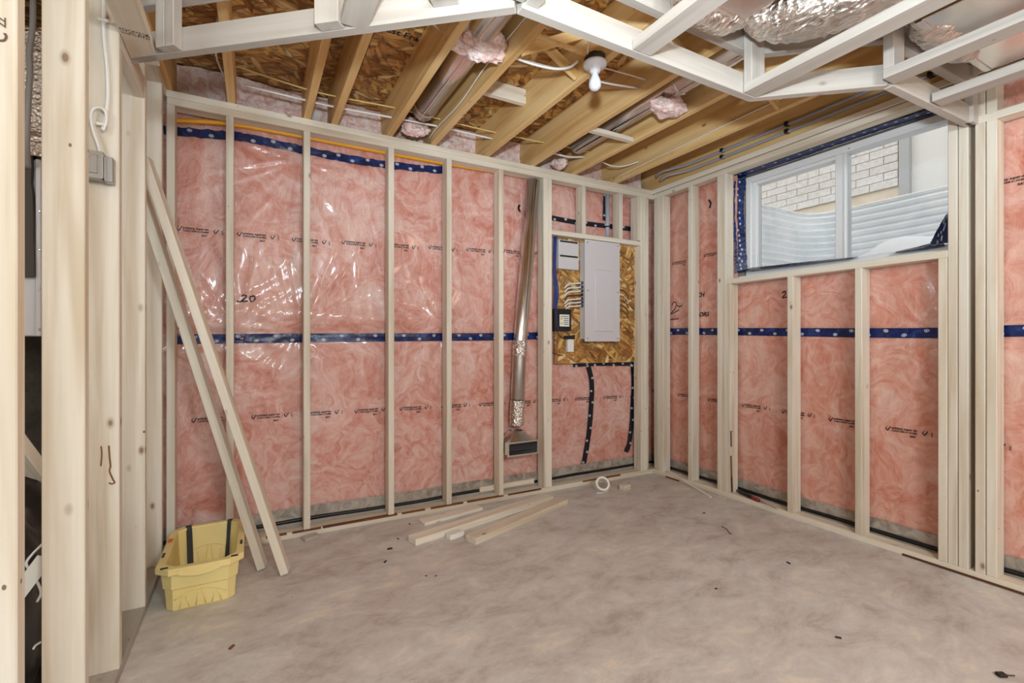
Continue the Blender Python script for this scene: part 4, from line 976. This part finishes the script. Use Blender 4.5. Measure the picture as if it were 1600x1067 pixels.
# drooping lips in the middle of the end rims
for s_ in (-1, 1):
    yy = tc.y+s_*hy; V = []; Fc = []; n_ = 12
    for k in range(n_+1):
        f = k/n_; x = tc.x+(f-.5)*.15; dr_ = .014*math.sin(math.pi*f)
        for (dy, z) in ((.002, th-.001), (.004, .176-dr_), (-.004, .172-dr_), (-.004, th-.004)): V.append((x, yy+s_*dy, z))
    for k in range(n_):
        for j in range(4): Fc.append((k*4+j, k*4+(j+1) % 4, (k+1)*4+(j+1) % 4, (k+1)*4+j))
    Fc += [(0, 1, 2, 3), (n_*4+3, n_*4+2, n_*4+1, n_*4)]
    obj('handle_lip', V, Fc, M['tote'], tote)
def fface(x, z):     # a point on the outer front face
    f = z/.098; return Vector((x, tc.y-(hy-.048+.010*min(1, f))-.0015, z))
def bface(x, z):     # a point on the inner back face
    f = z/.10; return Vector((x, tc.y+(hy-.055+.011*f)-.002, z))
for fn, nm, x0_, zt0 in ((fface, 'arch_ridge', 0, .088), (bface, 'arch_ridge', 0, .105)):
    pts = [fn(tc.x+(k/10-.5)*.19, zt0-.035*((k/10-.5)*2)**2) for k in range(11)]
    tube(nm, pts, .0028, M['tote'], tote, 6, 2)
    for k in (-1, 0, 1):
        for sgn in (-1, 1):
            c_ = tc.x+k*.06; tube('rib', [fn(c_+sgn*.018, .012), fn(c_+sgn*.007, zt0-.008-.02*abs(k))], .0024, M['tote'], tote, 6, 0)
# straps and clips
for s_, tw in ((-1, .0), (1, .35)):
    V = []; Fc = []; x = tc.x+s_*.095
    prof = [(hy-.004, .207), (hy-.03, .209), (hy-.038, .19), (hy-.046, .13), (hy-.058, .07), (hy-.07, .012), (hy-.12, .010)]
    for i, (dy, z) in enumerate(prof):
        wd = .013*(1-tw*math.sin(math.pi*i/6))
        V += [(x-wd+.003*i*s_*-1, tc.y+dy-.003, z), (x+wd+.003*i*s_*-1, tc.y+dy-.003, z)]
    V2_ = [(a, b-.002, c+.001) for a, b, c in V]; n_ = len(V)
    for i in range(len(prof)-1):
        Fc += [(2*i, 2*i+1, 2*i+3, 2*i+2), (n_+2*i+2, n_+2*i+3, n_+2*i+1, n_+2*i), (2*i, 2*i+2, n_+2*i+2, n_+2*i), (2*i+1, n_+2*i+1, n_+2*i+3, 2*i+3)]
    tag(obj('strap', V+V2_, Fc, M['strap'], tote), 'black webbing strap')
    box('rim_slot', (tc.x+s_*(hx-.035)-.014, tc.y-hy+.020, th-.001), (tc.x+s_*(hx-.035)+.014, tc.y-hy+.032, th+.003), M['black_plastic'], tote, .001)
    box('rim_slot', (tc.x+s_*(hx-.012)-.005, tc.y-.12, th-.001), (tc.x+s_*(hx-.012)+.005, tc.y-.07, th+.002), M['black_plastic'], tote)
box('sticker', (tc.x-hx+.004, tc.y+.06, th), (tc.x-hx+.024, tc.y+.11, th+.001), M['orange'], tote)

# ------------------------------------------------------------------ loose lumber
fa, fb = on_z(410, 887), on_z(446, 895)
def leaner(p0, p1, label):
    p0, p1 = Vector(p0), Vector(p1); view = (p0-Vector((0, 0, .6))); view.z = 0
    return tag(lumber('leaning_board', p0, p1, .038, .064, (.95, -.2, 0), SP, None), label, 'board')
leaner((fa.x, fa.y, .006), (-.47, 2.765, 1.90), 'left one of two boards leaning into the partition behind the tote')
leaner((fb.x, fb.y, .006), (-.435, 2.69, 2.01), 'right one of two boards leaning into the partition, its foot nearest the room')
def flat_board(name, a, b, wd, label, cat='board', z0=0, hgt=.038, mat=SP):
    a, b = Vector((a[0], a[1], z0+hgt/2)), Vector((b[0], b[1], z0+hgt/2)); t = (b-a).normalized(); n_ = Vector((-t.y, t.x, 0))
    return tag(lumber(name, a+n_*wd/2, b+n_*wd/2, wd, hgt, n_, mat, None), label, cat)
flat_board('floor_board', (.814, 2.643), (1.935, 2.905), .089, 'longest board lying on the concrete floor near the pink wall', mat=M['spruce_pale'])
flat_board('floor_board', (1.122, 2.49), (1.985, 2.792), .089, 'floor board nearest the room centre, beside the longest one', mat=SP)
flat_board('floor_board', (.955, 2.905), (1.40, 2.985), .085, 'short floor board between the longest one and the bottom plate', mat=M['spruce_pale'], hgt=.02)
q = on_z(715, 841); flat_board('wood_offcut', (q.x-.05, q.y-.01), (q.x+.05, q.y+.012), .05, 'small white offcut at the end of the middle floor board', 'offcut', mat=M['white_scrap'], hgt=.03)
q = on_z(487, 845); flat_board('wood_offcut', (q.x-.035, q.y-.0), (q.x+.05, q.y+.03), .06, 'pale wedge offcut against the bottom plate right of the leaning boards', 'offcut', mat=M['spruce_fresh'], hgt=.018)
q = on_z(980, 766); t = flat_board('wood_block', (q.x-.04, q.y-.01), (q.x+.045, q.y+.005), .05, 'small wooden block beside the tape roll', 'block', hgt=.04)
q = on_y(800, 757, 3.225); tag(lumber('wood_offcut', (1.47, 3.2, .075), (1.94, 3.2, .075), .03, .04, (0, 1, 0), SP, None), 'offcut lying on the concrete curb behind the duct stud', 'offcut')
q = on_z(943, 768); tr = thing('tape_roll', 'white paper tape roll standing tilted on the floor', 'tape roll', q)
V, Fc = lathe_geo([(.040, -.028), (.056, -.028), (.056, .028), (.040, .028), (.040, -.028)], 32)
Mx = Matrix.Translation((q.x, q.y+.02, .050)) @ Matrix.Rotation(math.radians(58), 4, Vector((.9, -.35, 0)))
link('roll', mesh('roll', V, Fc, M['white_scrap'], False), tr, Mx)
tag(tube('loose_tape', [(q.x-.08, q.y-.01, .004), (q.x-.045, q.y-.025, .004), (q.x, q.y-.02, .004), (q.x+.05, q.y+.0, .004)], .004, M['white_scrap'], tr, 6, 6), 'loose end')
a, b = on_z(1037, 731, .060), on_z(1111, 777, .004)
tag(lumber('white_stick', a, b, .012, .008, (0, 0, 1), M['white_scrap'], None, .001), 'thin white stick lying across the right bottom plate', 'stick')
a, b = on_z(1152, 766, .054), on_z(1186, 782, .054)
sd = thing('screwdriver', 'black and red screwdriver on the bottom plate under the window', 'screwdriver', (a+b)/2-Vector((0, 0, .014)))
d_ = (b-a)
V, Fc = tube_geo([a, a+d_*.12, a+d_*.6, a+d_*.72], [.008, .014, .014, .010], 10, 0); obj('handle', V, Fc, M['black_plastic'], sd, True)
V, Fc = tube_geo([a+d_*.72, a+d_*1.0], [.0125, .0115], 10, 0); obj('collar', V, Fc, M['red'], sd, True)
V, Fc = tube_geo([a+d_*1.0, a+d_*1.75], [.004, .003], 8, 0); obj('shank', V, Fc, M['chrome_screw'], sd, True)
# floor litter
a = on_z(1567, 1057)
cl_ = thing('plastic_clip', 'black plastic clip with a metal pin near the bottom right', 'clip', a)
link('clip_body', bevbox('clip_body', .030, .022, .012, .003, M['black_plastic']), cl_, Matrix.Translation((a.x-.003, a.y+.003, .006)) @ Matrix.Rotation(-.5, 4, 'Z'))
tube('pin', [(a.x+.008, a.y-.005, .005), (a.x+.035, a.y-.02, .004)], .0022, M['nail'], cl_, 6, 0)
for k, (px, py, sz, lab) in enumerate(((609, 858, .018, 'black chip on the floor in front of the longest board'), (602, 878, .014, 'dark crumb below the black floor chip'), (622, 842, .011, 'dark crumb left of the longest floor board'), (666, 900, .008, 'left dot of two dark floor dots below the longest board'), (681, 900, .008, 'right dot of two dark floor dots below the longest board'), (1232, 880, .014, 'dark floor chip below the window cripple studs'), (1310, 997, .013, 'black floor crumb in the right foreground'), (1119, 920, .010, 'dark floor crumb in the middle of the room'), (362, 1012, .016, 'brown crumb on the floor in front of the tote'), (640, 819, .012, 'brown wood chip by the bottom plate left of the floor boards'), (1100, 802, .012, 'dark floor crumb near the white stick'))):
    q = on_z(px, py); tag(link('floor_chip', bevbox('floor_chip', sz*1.6, sz*.7, sz*.4, sz*.12, M['bark'] if 'brown' in lab else M['black_plastic']), None, Matrix.Translation((q.x, q.y, sz*.2)) @ Matrix.Rotation(k*.9, 4, 'Z')), lab, 'debris')
tag(tube('wire_scrap', [on_z(a, b, .0025) for a, b in ((1127, 822), (1133, 825), (1137, 828), (1139, 832), (1143, 834))], .0022, M['black_plastic'], None, 5), 'bent dark wire scrap on the floor below the white stick', 'wire')

# ------------------------------------------------------------------ repeats share a group
GROUPS = {'electric_cable': 'household cables strung through the framing', 'feed_cable': 'cables feeding the electrical panel', 'data_cable': 'blue data cables beside the panel', 'floor_chip': 'small debris on the concrete floor',
          'floor_board': 'boards lying on the floor', 'leaning_board': 'boards leaning on the left partition', 'insulation_tuft': 'loose tufts of pink insulation', 'round_duct': 'round ducts between the joists',
          'rectangular_duct': 'rectangular ducts above the soffit frame', 'water_pipe': 'water pipes above the window', 'wood_offcut': 'small wood offcuts', 'wood_splinter': 'splinters beyond the left partition'}
for o in list(scene.objects):
    if o.parent is None and o.get('label'):
        b_ = o.name.split('.')[0]
        if b_ in GROUPS: o['group'] = GROUPS[b_]
